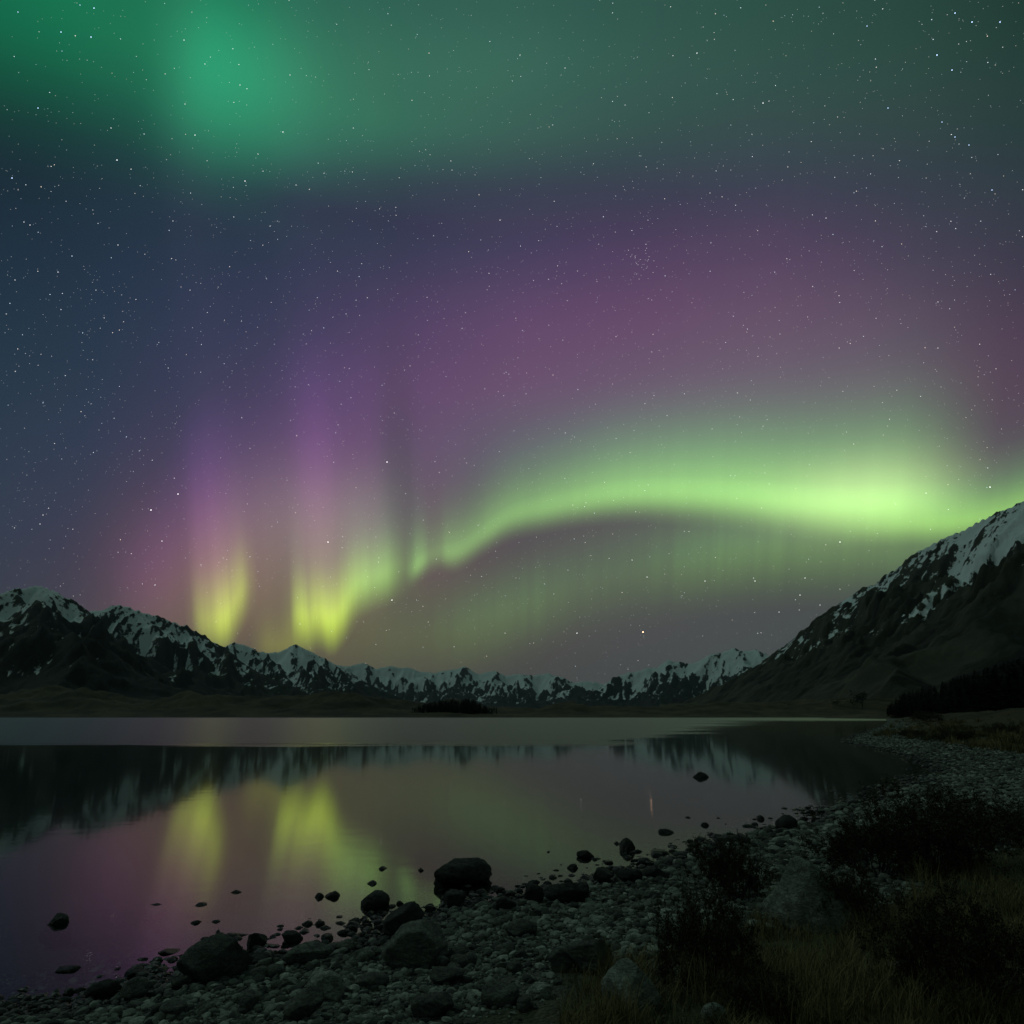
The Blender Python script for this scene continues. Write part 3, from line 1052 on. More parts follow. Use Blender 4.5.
stone('rock', 258, 968, 28, 15, 'flat dark rock on wet gravel right behind the slab-sided boulder', 'w', G2, 70)
stone('rock', 534, 903, 20, 18, 'blocky dark rock at the waterline beside the green pool', 'w', G2, 73)
stone('rock', 566, 905, 46, 24, 'wide dark block at the waterline with a flat top', 'w', G2, 75, sub=4)
stone('rock', 506, 912, 22, 15, 'layered dark rock at the edge of the green pool', 'w', G2, 77)
stone('rock', 604, 884, 22, 16, 'round-shouldered dark rock at the waterline next to the wide block', 'w', G2, 80)
stone('rock', 628, 883, 30, 15, 'dark rock with a flat back in the middle of the waterline row', 'w', G2, 81)
stone('rock', 656, 880, 28, 13, 'wet low rock at the far end of the waterline row', 'w', G2, 82)
stone('rock', 573, 872, 12, 9, 'small dark rock at the water edge in front of the humped one', 'w', G2, 83)
stone('rock', 645, 865, 14, 8, 'flat stone in the shallows in front of the tall narrow rock', 'w', G1, 84)
stone('rock', 660, 855, 17, 6, 'long flat stone awash beside the tall narrow rock', 'w', G1, 85)
stone('rock', 694, 849, 12, 6, 'small stone in the shallows before the long low rock', 'w', G1, 86)
stone('rock', 705, 828, 9, 6, 'small stone in the bay straight beyond the long low rock', 'w', G1, 87)
stone('rock', 689, 819, 8, 3, 'tiny low stone further out in the bay than the long low rock', 'w', G1, 88)
stone('rock', 760, 822, 9, 7, 'pointed small stone in the shallows beside the domed dark rock', 'w', G1, 89)
stone('boulder', 812, 932, 92, 76, 'big peaked boulder on the shore with a pale lichened ridge, shrubs around its foot', 'l', G3, 91, shape=peaked, sub=4, depth=.9)
stone('boulder', 632, 1012, 62, 50, 'small pyramid boulder with a pale face rising from brown grass', 'p', G3, 93, shape=peaked, sub=4)
stone('boulder', 590, 975, 50, 36, 'squat grey boulder with a pale cap in the middle of the gravel', 'r', G3, 95, sub=4)
stone('rock', 562, 972, 26, 24, 'darker rock lying against the squat grey boulder with a pale cap', 'r', G3, 96)
stone('rock', 325, 1004, 40, 31, 'angular grey rock on the gravel with one steep pale face', 'p', G3, 98, sub=4)
stone('rock', 302, 1022, 44, 26, 'tilted flat slab on the gravel below the angular pale-faced rock', 'r', G3, 99, tilt=-25, sub=4)
stone('rock', 432, 1020, 44, 26, 'dark blocky rock low on the gravel by the frame bottom', 'r', G3, 102, sub=4)
stone('rock', 655, 936, 20, 9, 'pale flat oval stone alone on the middle gravel', 'p', G3, 105, round_=True)
stone('rock', 715, 1023, 27, 19, 'pale rounded stone half sunk in dark grass at the frame bottom', 'p', G3, 107, round_=True)
stone('rock', 925, 1022, 24, 17, 'pale rounded stone beside the darkest shrub at the frame bottom', 'p', G3, 109, round_=True)
stone('rock', 896, 968, 16, 6, 'small pale flat stone in the short grass', 'p', G3, 110, round_=True)
stone('rock', 135, 1001, 30, 22, 'greenish grey rock on the dark corner of the shore', 'r', G3, 112)
stone('rock', 101, 1000, 32, 20, 'dark rock at the waterline in the dark corner of the shore', 'w', G2, 114)
stone('rock', 137, 982, 24, 16, 'dark rock standing behind the greenish grey one', 'w', G2, 115)
stone('rock', 521, 938, 34, 20, 'grey wedge of rock on the gravel between the pool and the squat boulder', 'r', G3, 117)
stone('rock', 447, 985, 38, 18, 'low grey slab on the gravel under the broad boulder', 'r', G3, 119)
stone('rock', 372, 990, 34, 18, 'flat-topped grey stone between the angular rock and the broad boulder', 'r', G3, 121)
stone('rock', 500, 1008, 40, 24, 'weathered grey rock low on the gravel in front of the squat boulder', 'r', G3, 123)
stone('rock', 540, 1000, 30, 16, 'pale grey cobble beside the weathered rock on the lower gravel', 'p', G3, 125)
stone('rock', 895, 797, 16, 5, 'pale flat stone at the water edge under the dark reflection of the slope', 'p', G2, 127)
stone('rock', 855, 806, 12, 6, 'dark stone at the tip of the beach under the slope reflection', 'w', G2, 128)

# further stones one can tell from the gravel but not from one another
nst = np.random.default_rng(77)
L_W = 'small dark stone breaking the water along the shore'
L_B = 'fist-sized grey stone lying on the shore gravel'
n_w = n_b = 0
shx = np.array([p[0] for p in SHORE_PX])
shy = np.array([p[1] for p in SHORE_PX])
protos = []
for i in range(10):
    p, f = stone_shape(2, 900 + i, round_=(i % 3 == 0))
    me = mesh_np('stone', p, f, MAT_WETROCK if i < 5 else MAT_ROCK)
    protos.append(me)
used = [False] * 10


def small_stone(px, py, w, kind, label, group):
    global used
    g = on_ground(px, py)
    d = math.hypot(g[0], g[1])
    for fx, fy, fr in FOOT[:70]:
        if (g[0] - fx) ** 2 + (g[1] - fy) ** 2 < (fr * .8) ** 2:
            return False
    k = d / FPX
    i = int(nst.integers(0, 5)) + (0 if kind == 'w' else 5)
    if not used[i]:
        o = protos[i]
        used[i] = True
    else:
        o = protos[i].copy()
        COL.objects.link(o)
    W = w * k
    h = W * nst.uniform(.45, .8)
    o.scale = (W, W * nst.uniform(.6, .95), h)
    o.rotation_euler = (nst.normal(0, .15), nst.normal(0, .15), nst.uniform(0, 6.28))
    z = ground_z(g[0], g[1]) if kind != 'w' else min(ground_z(g[0], g[1]), 0.0)
    o.location = (g[0], g[1], z + h * .22 if kind != 'w' else max(z + h * .3, -h * .25))
    tag(o, label, 'stone', group)
    return True


while n_w < 150:
    s = nst.uniform(150, 870)
    y0 = float(np.interp(s, shx[:20], shy[:20]))
    off = -abs(nst.normal(0, 14)) * (y0 - 715) / 170 + 2
    if small_stone(s, y0 + off, nst.uniform(4, 11) * min(1.3, max(.55, (y0 - 715) / 170)), 'w', L_W, 'small stones in the shallows'):
        n_w += 1
while n_b < 120:
    s = nst.uniform(120, 1010)
    y0 = float(np.interp(s, shx[:22], shy[:22])) if s < 942 else nst.uniform(752, 785)
    off = abs(nst.normal(0, 42)) * (y0 - 715) / 190 + 2
    if y0 + off > 1018:
        continue
    g = on_ground(s, y0 + off)
    if lake_dist(g[:1], g[1:2])[0] < .1 or lake_dist(g[:1], g[1:2])[0] > 3.5:
        continue
    if small_stone(s, y0 + off, nst.uniform(9, 20) * min(1.2, max(.4, (y0 - 715) / 190)), 'b', L_B, 'stones on the shore gravel'):
        n_b += 1

# ------------------------------------------------------------------ gravel: one object, nobody could count it
def gravel_material():
    m, nt, b = new_mat('gravel')
    t = NT(nt)
    v = t.attr('tone')
    p = t.pos()
    n = t.noise(p, 45.0, 4, .6)
    c = t.mix(v, (.030, .033, .029), (.50, .52, .46))
    c = t.mix(t.rng(n, .35, .7, .0, .45), c, (.05, .052, .045))
    z = t.sep(p)[2]
    c = t.mix(t.rng(z, .015, .075), (.016, .017, .015), c)
    nt.links.new(c, b.inputs['Base Color'])
    nt.links.new(t.rng(z, .015, .075, .4, .9), b.inputs['Roughness'])
    b.inputs['Specular IOR Level'].default_value = .25
    nt.links.new(t.bump(n, .5, .01), b.inputs['Normal'])
    return m


def scatter_mesh(name, shapes, pts, mat, extra_attr):
    """merge transformed copies of small shapes; pts rows: shape, x, y, z, sx, sy, sz, ax, ay, az"""
    V, F, T_ = [], [], []
    off = 0
    for si, (sv, sf) in enumerate(shapes):
        sel = pts[:, 0] == si
        q = pts[sel]
        if not len(q):
            continue
        tone = extra_attr[sel]
        ca, sa = np.cos(q[:, 9]), np.sin(q[:, 9])
        cb, sb = np.cos(q[:, 7]), np.sin(q[:, 7])
        v = sv[None] * q[:, None, 4:7]
        y = v[:, :, 1] * cb[:, None] - v[:, :, 2] * sb[:, None]
        zz = v[:, :, 1] * sb[:, None] + v[:, :, 2] * cb[:, None]
        X = v[:, :, 0] * ca[:, None] - y * sa[:, None] + q[:, None, 1]
        Y = v[:, :, 0] * sa[:, None] + y * ca[:, None] + q[:, None, 2]
        Z = zz + q[:, None, 3]
        n, k = X.shape
        V.append(np.stack([X, Y, Z], -1).reshape(-1, 3))
        F.append((sf[None] + (np.arange(n) * k)[:, None, None]).reshape(-1, sf.shape[1]) + off)
        T_.append(np.repeat(tone, k))
        off += n * k
    o = mesh_np(name, np.concatenate(V), np.concatenate(F), mat, smooth=False)
    vattr(o, 'tone', np.concatenate(T_))
    return o


gr_ = np.random.default_rng(5)
shapes = [stone_shape(1, 700 + i, facets=7, round_=(i % 5 == 0), rough=.08) for i in range(10)]
P_ = []
# candidates with even density in the picture plane, kept where gravel lies
for (n, x0, x1, y0, y1, smin, smax) in ((90000, -40, 1064, 800, 1050, 1.9, 10), (12000, 820, 1064, 738, 810, 1.1, 4.5), (18000, 560, 1064, 775, 860, 1.4, 6), (5000, 840, 930, 716, 748, .9, 3.2)):
    px = gr_.uniform(x0, x1, n)
    py = gr_.uniform(y0, y1, n)
    a, bb = px - 512.0, 512.0 - py
    dx, dy, dz = a, FPX * CP - bb * SP, bb * CP + FPX * SP
    z = np.full(n, .15)
    for _ in range(5):
        tt = (z - CAM_Z) / dz
        X, Y = dx * tt, dy * tt
        z = .4 * z + .6 * ground_h(X, Y)
    d = lake_dist(X, Y)
    R = np.hypot(X, Y)
    lim = np.interp(R, [6, 26, 60, 120], [2.6, 4.6, 4.0, 7.0]) + 1.2 * fbm(X * .45, Y * .45, 3, 17)
    keep = (d > -1.1) & (d < lim) & (gr_.uniform(0, 1, n) < np.clip((lim - d) / .8, 0, 1))
    X, Y, z, d, R = X[keep], Y[keep], ground_h(X, Y)[keep], d[keep], R[keep]
    m = len(X)
    s = np.minimum(smin * (1 - gr_.uniform(0, 1, m)) ** -.5, smax) * R / FPX
    s = np.clip(s, .010, .17)
    st = np.zeros((m, 10))
    st[:, 0] = gr_.integers(0, 10, m)
    st[:, 1], st[:, 2] = X, Y
    st[:, 4] = s * gr_.uniform(.9, 1.3, m)
    st[:, 5] = s * gr_.uniform(.6, 1.0, m)
    st[:, 6] = s * gr_.uniform(.4, .8, m)
    st[:, 3] = z + st[:, 6] * .22
    st[:, 7] = gr_.normal(0, .25, m)
    st[:, 9] = gr_.uniform(0, 6.28, m)
    P_.append(st)
P_ = np.concatenate(P_)
gravel = scatter_mesh('gravel', shapes, P_, gravel_material(), np.clip(gr_.beta(1.1, 2.4, len(P_)), 0, 1))
tag(gravel, 'grey gravel and pebbles covering the curved lake shore', 'gravel', kind='stuff')
print('gravel', len(P_))

# ------------------------------------------------------------------ grass
def leaf_material(name, c0, c1, trans=.25):
    m, nt, b = new_mat(name)
    t = NT(nt)
    c = t.mix(t.attr('tone'), c0, c1)
    nt.links.new(c, b.inputs['Base Color'])
    b.inputs['Roughness'].default_value = .8
    b.inputs['Specular IOR Level'].default_value = .2
    return m


MAT_GRASS = leaf_material('dry_grass', (.046, .048, .020), (.28, .22, .10))


def blades(X, Y, Z, L, W, lean, seed):
    """curved tapering blades, three bands each"""
    r = np.random.default_rng(seed)
    n = len(X)
    az = r.uniform(0, 6.283, n)
    dxy = np.stack([np.cos(az), np.sin(az)], 1)
    side = np.stack([-dxy[:, 1], dxy[:, 0]], 1)
    rows = []
    for k, tt in enumerate((0, .38, .72, 1.0)):
        out = lean * L * tt ** 1.9
        up = L * (tt - .32 * lean * tt ** 2)
        c = np.stack([X + dxy[:, 0] * out, Y + dxy[:, 1] * out, Z + up], 1)
        wv = (W * (1 - tt) ** .7 + .0004)[:, None] * .5
        s3 = np.concatenate([side * wv, np.zeros((n, 1))], 1)
        rows += [c - s3, c + s3]
    V = np.stack(rows, 1).reshape(-1, 3)
    b = (np.arange(n) * 8)[:, None]
    F = np.concatenate([b + np.array([[0, 1, 3, 2]]), b + np.array([[2, 3, 5, 4]]), b + np.array([[4, 5, 7, 6]])], 1).reshape(-1, 4)
    return V, F


def ground_pts(n, x0, x1, y0, y1, rng):
    px, py = rng.uniform(x0, x1, n), rng.uniform(y0, y1, n)
    a, bb = px - 512.0, 512.0 - py
    dx, dy, dz = a, FPX * CP - bb * SP, bb * CP + FPX * SP
    z = np.full(n, .3)
    for _ in range(6):
        tt = np.clip((z - CAM_Z) / np.minimum(dz, -1e-3), 1e-4, 1.0)
        X, Y = dx * tt, dy * tt
        z = .4 * z + .6 * ground_h(X, Y)
    return X, Y, z


gg = np.random.default_rng(91)
GV, GF, GT = [], [], []
goff = 0


def add_blades(X, Y, Z, L, W, lean, seed, tone):
    global goff
    V, F = blades(X, Y, Z, L, W, lean, seed)
    GV.append(V)
    GF.append(F + goff)
    GT.append(np.repeat(tone, 8))
    goff += len(V)


# short turf
X, Y, Z = ground_pts(84000, 560, 1330, 835, 1120, gg)
d = lake_dist(X, Y)
R = np.hypot(X, Y)
lim = np.interp(R, [6, 26], [2.6, 4.6]) + 1.2 * fbm(X * .45, Y * .45, 3, 17)
cl = fbm(X * 1.6, Y * 1.6, 3, 71)
k = (d > lim - .25) & (gg.uniform(0, 1, len(X)) < np.clip(.55 + cl, .1, 1))
X, Y, Z, cl = X[k], Y[k], Z[k], cl[k]
n = len(X)
add_blades(X, Y, Z - .01, gg.uniform(.04, .13, n) * (1 + .8 * np.clip(cl, 0, 1)), gg.uniform(.003, .006, n), gg.uniform(.2, 1.1, n), 1, np.clip(gg.normal(.35, .22, n) + .3 * cl, 0, 1))
# taller dry tussocks
for i in range(190):
    X0, Y0, Z0 = ground_pts(1, 600, 1060, 850, 1040, gg)
    dd = float(lake_dist(X0, Y0)[0])
    if dd < 2.3:
        continue
    n = int(gg.integers(40, 110))
    rr_ = np.abs(gg.normal(0, .07, n))
    th = gg.uniform(0, 6.28, n)
    h = gg.uniform(.12, .32)
    xx, yy = X0 + rr_ * np.cos(th), Y0 + rr_ * np.sin(th)
    add_blades(xx, yy, np.full(n, Z0[0] - .02), gg.uniform(.5, 1.1, n) * h, gg.uniform(.003, .005, n), gg.uniform(.1, .8, n), 10 + i, np.clip(gg.normal(.62, .22, n), 0, 1))
# tussock land round the right-hand shore
X, Y, Z = ground_pts(2600, 850, 1075, 712, 754, gg)
d = lake_dist(X, Y)
R = np.hypot(X, Y)
k = (d > np.where(R > 60, 1.5, 3.4)) & (R < 330) & (R > 24) & (fbm(X / 7, Y / 7, 3, 44) > -.05)
ctone = fbm(X / 12, Y / 12, 2, 45)
for j, (a, b_, c, r0, ct) in enumerate(zip(X[k], Y[k], Z[k], R[k], ctone[k])):
    n = 40
    h = gg.uniform(.15, .65)
    rr_ = np.abs(gg.normal(0, .16, n))
    th = gg.uniform(0, 6.28, n)
    add_blades(a + rr_ * np.cos(th), b_ + rr_ * np.sin(th), np.full(n, c - .03), gg.uniform(.5, 1.1, n) * h, gg.uniform(.012, .022, n) * (1 + r0 / 120), gg.uniform(.2, 1.0, n), 1000 + j, np.clip(gg.normal(.45 + .5 * ct, .2, n), 0, 1))
grass = mesh_np('grass', np.concatenate(GV), np.concatenate(GF), MAT_GRASS, smooth=False)
vattr(grass, 'tone', np.concatenate(GT))
tag(grass, 'dry brown and olive grass growing behind the gravel shore', 'grass', kind='stuff')
print('grass verts', goff)

# ------------------------------------------------------------------ shrubs
MAT_TWIG = leaf_material('dark_twigs', (.025, .019, .015), (.09, .072, .054))
MAT_LEAF = leaf_material('dark_leaves', (.016, .014, .009), (.075, .062, .036))


def shrub_meshes(seed, n_stem=38, leaves=26000):
    """a low tangled bush, unit size: woody stems and tiny leaves on the twigs"""
    r = np.random.default_rng(seed)
    segs = []
    tips = []

    def grow(p, dr, ln, rad, lev):
        n = 3
        for _ in range(n):
            q = p + dr * ln / n
            segs.append((p, q, rad, rad * .8))
            if lev >= 2:
                tips.append((p, q))
            p = q
            rad *= .8
            dr = dr + r.normal(0, .22, 3)
            dr[2] += .04
            dr /= np.linalg.norm(dr)
        if lev < 3:
            for _ in range(int(r.integers(2, 5))):
                d2 = dr + r.normal(0, .62, 3)
                d2[2] = d2[2] * .8 + .12
                d2 /= np.linalg.norm(d2)
                grow(p, d2, ln * r.uniform(.55, .85), rad * .8, lev + 1)
    for _ in range(n_stem):
        th = r.uniform(0, 6.283)
        o = r.uniform(.02, .22)
        lean = r.uniform(.15, 1.5)
        dr = np.array([math.cos(th) * lean, math.sin(th) * lean, 1.0])
        dr /= np.linalg.norm(dr)
        grow(np.array([math.cos(th) * o, math.sin(th) * o, -.03]), dr, r.uniform(.20, .34), .009, 0)
    A = np.array([s[0] for s in segs])
    B = np.array([s[1] for s in segs])
    ra = np.array([s[2] for s in segs])
    rb = np.array([s[3] for s in segs])
    D = B - A
    D /= np.linalg.norm(D, axis=1)[:, None] + 1e-9
    ref = np.where(np.abs(D[:, 2:3]) < .9, np.array([[0, 0, 1.0]]), np.array([[1.0, 0, 0]]))
    u = np.cross(D, ref)
    u /= np.linalg.norm(u, axis=1)[:, None]
    w = np.cross(D, u)
    V = []
    for k in range(3):
        o = math.cos(k * 2.094) * u + math.sin(k * 2.094) * w
        V += [A + o * ra[:, None], B + o * rb[:, None]]
    V = np.stack(V, 1).reshape(-1, 3)
    b = (np.arange(len(segs)) * 6)[:, None]
    F = np.concatenate([b + np.array([[0, 2, 3, 1]]), b + np.array([[2, 4, 5, 3]]), b + np.array([[4, 0, 1, 5]])], 1).reshape(-1, 4)
    ti = r.integers(0, len(tips), leaves)
    ta = np.array([tips[i][0] for i in ti])
    tb = np.array([tips[i][1] for i in ti])
    c = ta + (tb - ta) * r.uniform(0, 1, (leaves, 1)) + r.normal(0, .010, (leaves, 3))
    e1 = r.normal(size=(leaves, 3))
    e1 /= np.linalg.norm(e1, axis=1)[:, None]
    e2 = np.cross(e1, r.normal(size=(leaves, 3)))
    e2 /= np.linalg.norm(e2, axis=1)[:, None]
    s = r.uniform(.006, .015, (leaves, 1))
    LV = np.stack([c - e1 * s, c + e2 * s * .45, c + e1 * s, c - e2 * s * .45], 1).reshape(-1, 3)
    LF = np.arange(leaves * 4).reshape(-1, 4)
    ext = max(np.abs(V[:, :2]).max(), 1e-3)
    hz = V[:, 2].max()
    sc = np.array([1 / (2 * ext), 1 / (2 * ext), 1 / hz])
    return V * sc, F, LV * sc, LF, len(segs)


def make_shrub(seed, loc):
    V, F, LV, LF, ns = shrub_meshes(seed)
    r = np.random.default_rng(seed)
    root = empty('shrub', loc)
    st = mesh_np('stems', V, F, MAT_TWIG, smooth=False, parent=root)
    vattr(st, 'tone', np.repeat(r.uniform(0, 1, ns), 6))
    fo = mesh_np('foliage', LV, LF, MAT_LEAF, smooth=False, parent=root)
    vattr(fo, 'tone', np.repeat(r.uniform(0, 1, len(LF)), 4))
    return root


shrub_protos = []
SHR = [  # foot x, foot y, width, height, label
 (742, 908, 84, 62, 'dark shrub growing against the side of the big peaked boulder, next to open gravel'),
 (715, 1000, 118, 88, 'broad dark shrub between the pyramid boulder and the short grass'),
 (900, 882, 110, 62, 'dense black shrub right behind the big peaked boulder, gravel beyond it'),
 (968, 878, 130, 74, 'wide black shrub touching the frame edge below the gravel beach'),
 (868, 934, 76, 50, 'dark shrub at the sheltered side of the big peaked boulder'),
 (995, 1030, 140, 96, 'largest black shrub in the bottom corner of the grass'),
 (772, 1032, 84, 44, 'low dark shrub at the frame bottom beside the pale half-sunk stone'),
 (1010, 850, 90, 40, 'low shrub in front of the gravel beach at the frame edge'),
 (858, 868, 52, 30, 'small scrubby shrub on gravel just beyond the big peaked boulder'),
]
GS = 'shrubs on the grassy bank'
FS = 'far shrubs on the tussock land'
SHR_FAR = [
 (905, 716, 26, 8, 'dark low scrub on the tussock spit where the far water ends'),
 (935, 722, 34, 10, 'dark scrub in the tussock behind the spit of stones'),
 (985, 716, 40, 12, 'wide dark scrub in front of the black forest'),
 (1015, 738, 36, 13, 'dark scrub by the tussock at the top of the gravel beach'),
 (962, 742, 40, 10, 'flat dark scrub along the upper edge of the gravel beach'),
 (918, 738, 26, 8, 'small dark scrub just above the stones of the spit'),
]


def place_shrub(i, px, py, w, h, label, group, first_n):
    g = on_ground(px, py)
    k = math.hypot(g[0], g[1]) / FPX
    if i < first_n:
        root = make_shrub(400 + i, (0, 0, 0))
        shrub_protos.append(root)
    else:
        src = shrub_protos[i % len(shrub_protos)]
        root = src.copy()
        COL.objects.link(root)
        for ch in src.children:
            c = ch.copy()
            COL.objects.link(c)
            c.parent = root
    root.location = (g[0], g[1] + w * k * .3, ground_z(g[0], g[1] + w * k * .3) - .02)
    root.scale = (w * k * 1.25, w * k * 1.0, h * k * 1.05)
    root.rotation_euler = (0, 0, i * 1.7)
    tag(root, label, 'shrub', group)


for i, (px, py, w, h, lb) in enumerate(SHR):
    place_shrub(i, px, py, w, h, lb, GS, 4)
for i, (px, py, w, h, lb) in enumerate(SHR_FAR):
    place_shrub(i + 20, px, py, w, h, lb, FS, 0)

# ------------------------------------------------------------------ trees
MAT_NEEDLE = leaf_material('needles', (.008, .011, .007), (.028, .034, .018))
MAT_BARK = leaf_material('bark', (.03, .024, .018), (.05, .04, .03))


def conifer(seed, n=150):
    """unit-height conifer: tapering trunk, drooping sprays as thin leaf-like faces"""
    r = np.random.default_rng(seed)
    tv = []
    for z, rad in ((-.05, .022), (.5, .012), (1.0, .001)):
        tv += [(rad * math.cos(a), rad * math.sin(a), z) for a in np.linspace(0, 2 * math.pi, 6)[:-1]]
    tf = [(k * 5 + j, k * 5 + (j + 1) % 5, (k + 1) * 5 + (j + 1) % 5, (k + 1) * 5 + j) for k in range(2) for j in range(5)]
    cv, cf = [], []
    for i in range(n):
        z = .06 + .94 * (i / n) ** .9
        L = (.21 * (1 - z) ** .8 + .012) * r.uniform(.6, 1.2)
        a = r.uniform(0, 6.283)
        dv = np.array([math.cos(a), math.sin(a), -.25 + .5 * z + r.normal(0, .12)])
        sd = np.array([-math.sin(a), math.cos(a), r.normal(0, .3)])
        p = np.array([0, 0, z])
        w = L * r.uniform(.22, .4)
        b = len(cv)
        cv += [p, p + dv * L * .55 + sd * w, p + dv * L, p + dv * L * .55 - sd * w + np.array([0, 0, -.02])]
        cf.append((b, b + 1, b + 2, b + 3))
    return np.array(tv), np.array(tf), np.array(cv), np.array(cf)


def wood(name, label, spots, seed):
    """a far wood that reads as one dark mass"""
    r = np.random.default_rng(seed)
    kinds = [conifer(seed + i, 130) for i in range(5)]
    V, F = [], []
    off = 0
    for (x, y, z, h) in spots:
        tv, tf, cv, cf = kinds[int(r.integers(0, 5))]
        a = r.uniform(0, 6.28)
        for vv, ff in ((tv, tf), (cv, cf)):
            q = vv * h * np.array([r.uniform(1.0, 1.5)] * 2 + [1.0])
            q = q @ rot(0, 0, a).T + np.array([x, y, z])
            V.append(q)
            F.append(ff + off)
            off += len(q)
    o = mesh_np(name, np.concatenate(V), np.concatenate(F), MAT_NEEDLE, smooth=False)
    vattr(o, 'tone', r.uniform(0, 1, off))
    tag(o, label, 'forest', kind='stuff')
    return o


fr_ = np.random.default_rng(64)
spots = []
# black plantation on the right: rises from its tip towards the frame edge
for i in range(900):
    t_ = fr_.uniform(0, 1) ** .8
    px = 884 + t_ * 240
    a = azel(px, 700)[0]
    r0 = fr_.uniform(420, 640) - 60 * t_
    x, y = r0 * math.sin(math.radians(a)), r0 * math.cos(math.radians(a))
    top = np.interp(px, [884, 905, 940, 980, 1024, 1130], [704, 692, 683, 671, 659, 640])
    ztop = r0 * math.tan(math.radians(azel(px, top)[1])) + CAM_Z
    z = ground_z(x, y)
    h = (ztop - z) * (.55 + .45 * (640 - r0) / 220 * fr_.uniform(.4, 1.1)) if fr_.uniform() < .7 else (ztop - z) * fr_.uniform(.8, 1.05)
    spots.append((x, y, z - .3, max(3.5, h)))
wood('forest', 'black conifer forest under the big mountain slope', spots, 11)
spots = []
for i in range(420):
    px = fr_.uniform(412, 497)
    a = azel(px, 710)[0]
    r0 = fr_.uniform(FAR_Y + 62, FAR_Y + 125) / math.cos(math.radians(a))
    x, y = r0 * math.sin(math.radians(a)), r0 * math.cos(math.radians(a))
    top = np.interp(px, [410, 420, 440, 470, 485, 497], [710, 704, 699, 698, 704, 712])
    ztop = r0 * math.tan(math.radians(azel(px, top)[1])) + CAM_Z
    z = ground_z(x, y)
    spots.append((x, y, z - .3, max(2.5, (ztop - z) * fr_.uniform(.35, 1.05))))
wood('forest', 'dark copse of trees on the low far shore in the middle', spots, 12)


def round_tree(seed, n=700):
    """small broadleaf tree of unit height: forked trunk, ragged crown of many leaf faces"""
    r = np.random.default_rng(seed)
    V, F = [], []
    for (p, q, ra, rb) in (((0, 0, -.05), (.02, 0, .4), .03, .022), ((.02, 0, .38), (.16, .05, .7), .018, .008), ((.02, 0, .38), (-.14, -.04, .72), .018, .008), ((.01, 0, .3), (.02, .12, .66), .014, .006)):
        b = len(V)
        for c, rad in ((p, ra), (q, rb)):
            V += [(c[0] + rad * math.cos(a), c[1] + rad * math.sin(a), c[2]) for a in np.linspace(0, 6.283, 6)[:-1]]
        F += [(b + j, b + (j + 1) % 5, b + 5 + (j + 1) % 5, b + 5 + j) for j in range(5)]
    cl = np.array([(r.normal(0, .30), r.normal(0, .30), r.uniform(.25, .88)) for _ in range(16)])
    c = cl[r.integers(0, 16, n)] + r.normal(0, .085, (n, 3))
    e1, e2 = r.normal(size=(n, 3)), r.normal(size=(n, 3))
    e1 /= np.linalg.norm(e1, axis=1)[:, None]
    e2 /= np.linalg.norm(e2, axis=1)[:, None]
    s = r.uniform(.025, .055, (n, 1))
    cv = np.stack([c - e1 * s, c + e2 * s * .6, c + e1 * s, c - e2 * s * .6], 1).reshape(-1, 3)
    return np.array(V), np.array(F), cv, np.arange(n * 4).reshape(-1, 4)


def lone_tree(px, py, h, label, seed):
    g = on_ground(px, py)
    r0 = 790.0
    a = azel(px, py)[0]
    x, y = r0 * math.sin(math.radians(a)), r0 * math.cos(math.radians(a))
    z = ground_z(x, y)
    ztop = r0 * math.tan(math.radians(azel(px, py - h)[1])) + CAM_Z
    H = max(2.0, ztop - z)
    root = empty('tree', (x, y, z - .2))
    tv, tf, cv, cf = round_tree(seed)
    t = mesh_np('trunk', tv * H, tf, MAT_BARK, parent=root)
    vattr(t, 'tone', np.zeros(len(tv)))
    c = mesh_np('crown', cv * H, cf, MAT_NEEDLE, smooth=False, parent=root)
    vattr(c, 'tone', np.random.default_rng(seed).uniform(0, 1, len(cv)))
    tag(root, label, 'tree', 'lone trees on the lowland')


lone_tree(862, 705, 14, 'bushy dark tree standing alone before the tip of the forest', 31)
lone_tree(836, 706, 7, 'small dark tree on the lowland, further from the forest than the bushy one', 32)

# ------------------------------------------------------------------ stars
star_m = bpy.data.materials.new('starlight')
star_m.use_nodes = True
nt = star_m.node_tree
nt.nodes.clear()
em = nt.nodes.new('ShaderNodeEmission')
at = nt.nodes.new('ShaderNodeAttribute')
at.attribute_name = 'glow'
mo = nt.nodes.new('ShaderNodeOutputMaterial')
nt.links.new(at.outputs['Color'], em.inputs[0])
em.inputs[1].default_value = 1.0
tb = nt.nodes.new('ShaderNodeBsdfTransparent')
ad = nt.nodes.new('ShaderNodeAddShader')
nt.links.new(em.outputs[0], ad.inputs[0])
nt.links.new(tb.outputs[0], ad.inputs[1])
nt.links.new(ad.outputs[0], mo.inputs[0])
star_m.cycles.emission_sampling = 'NONE'

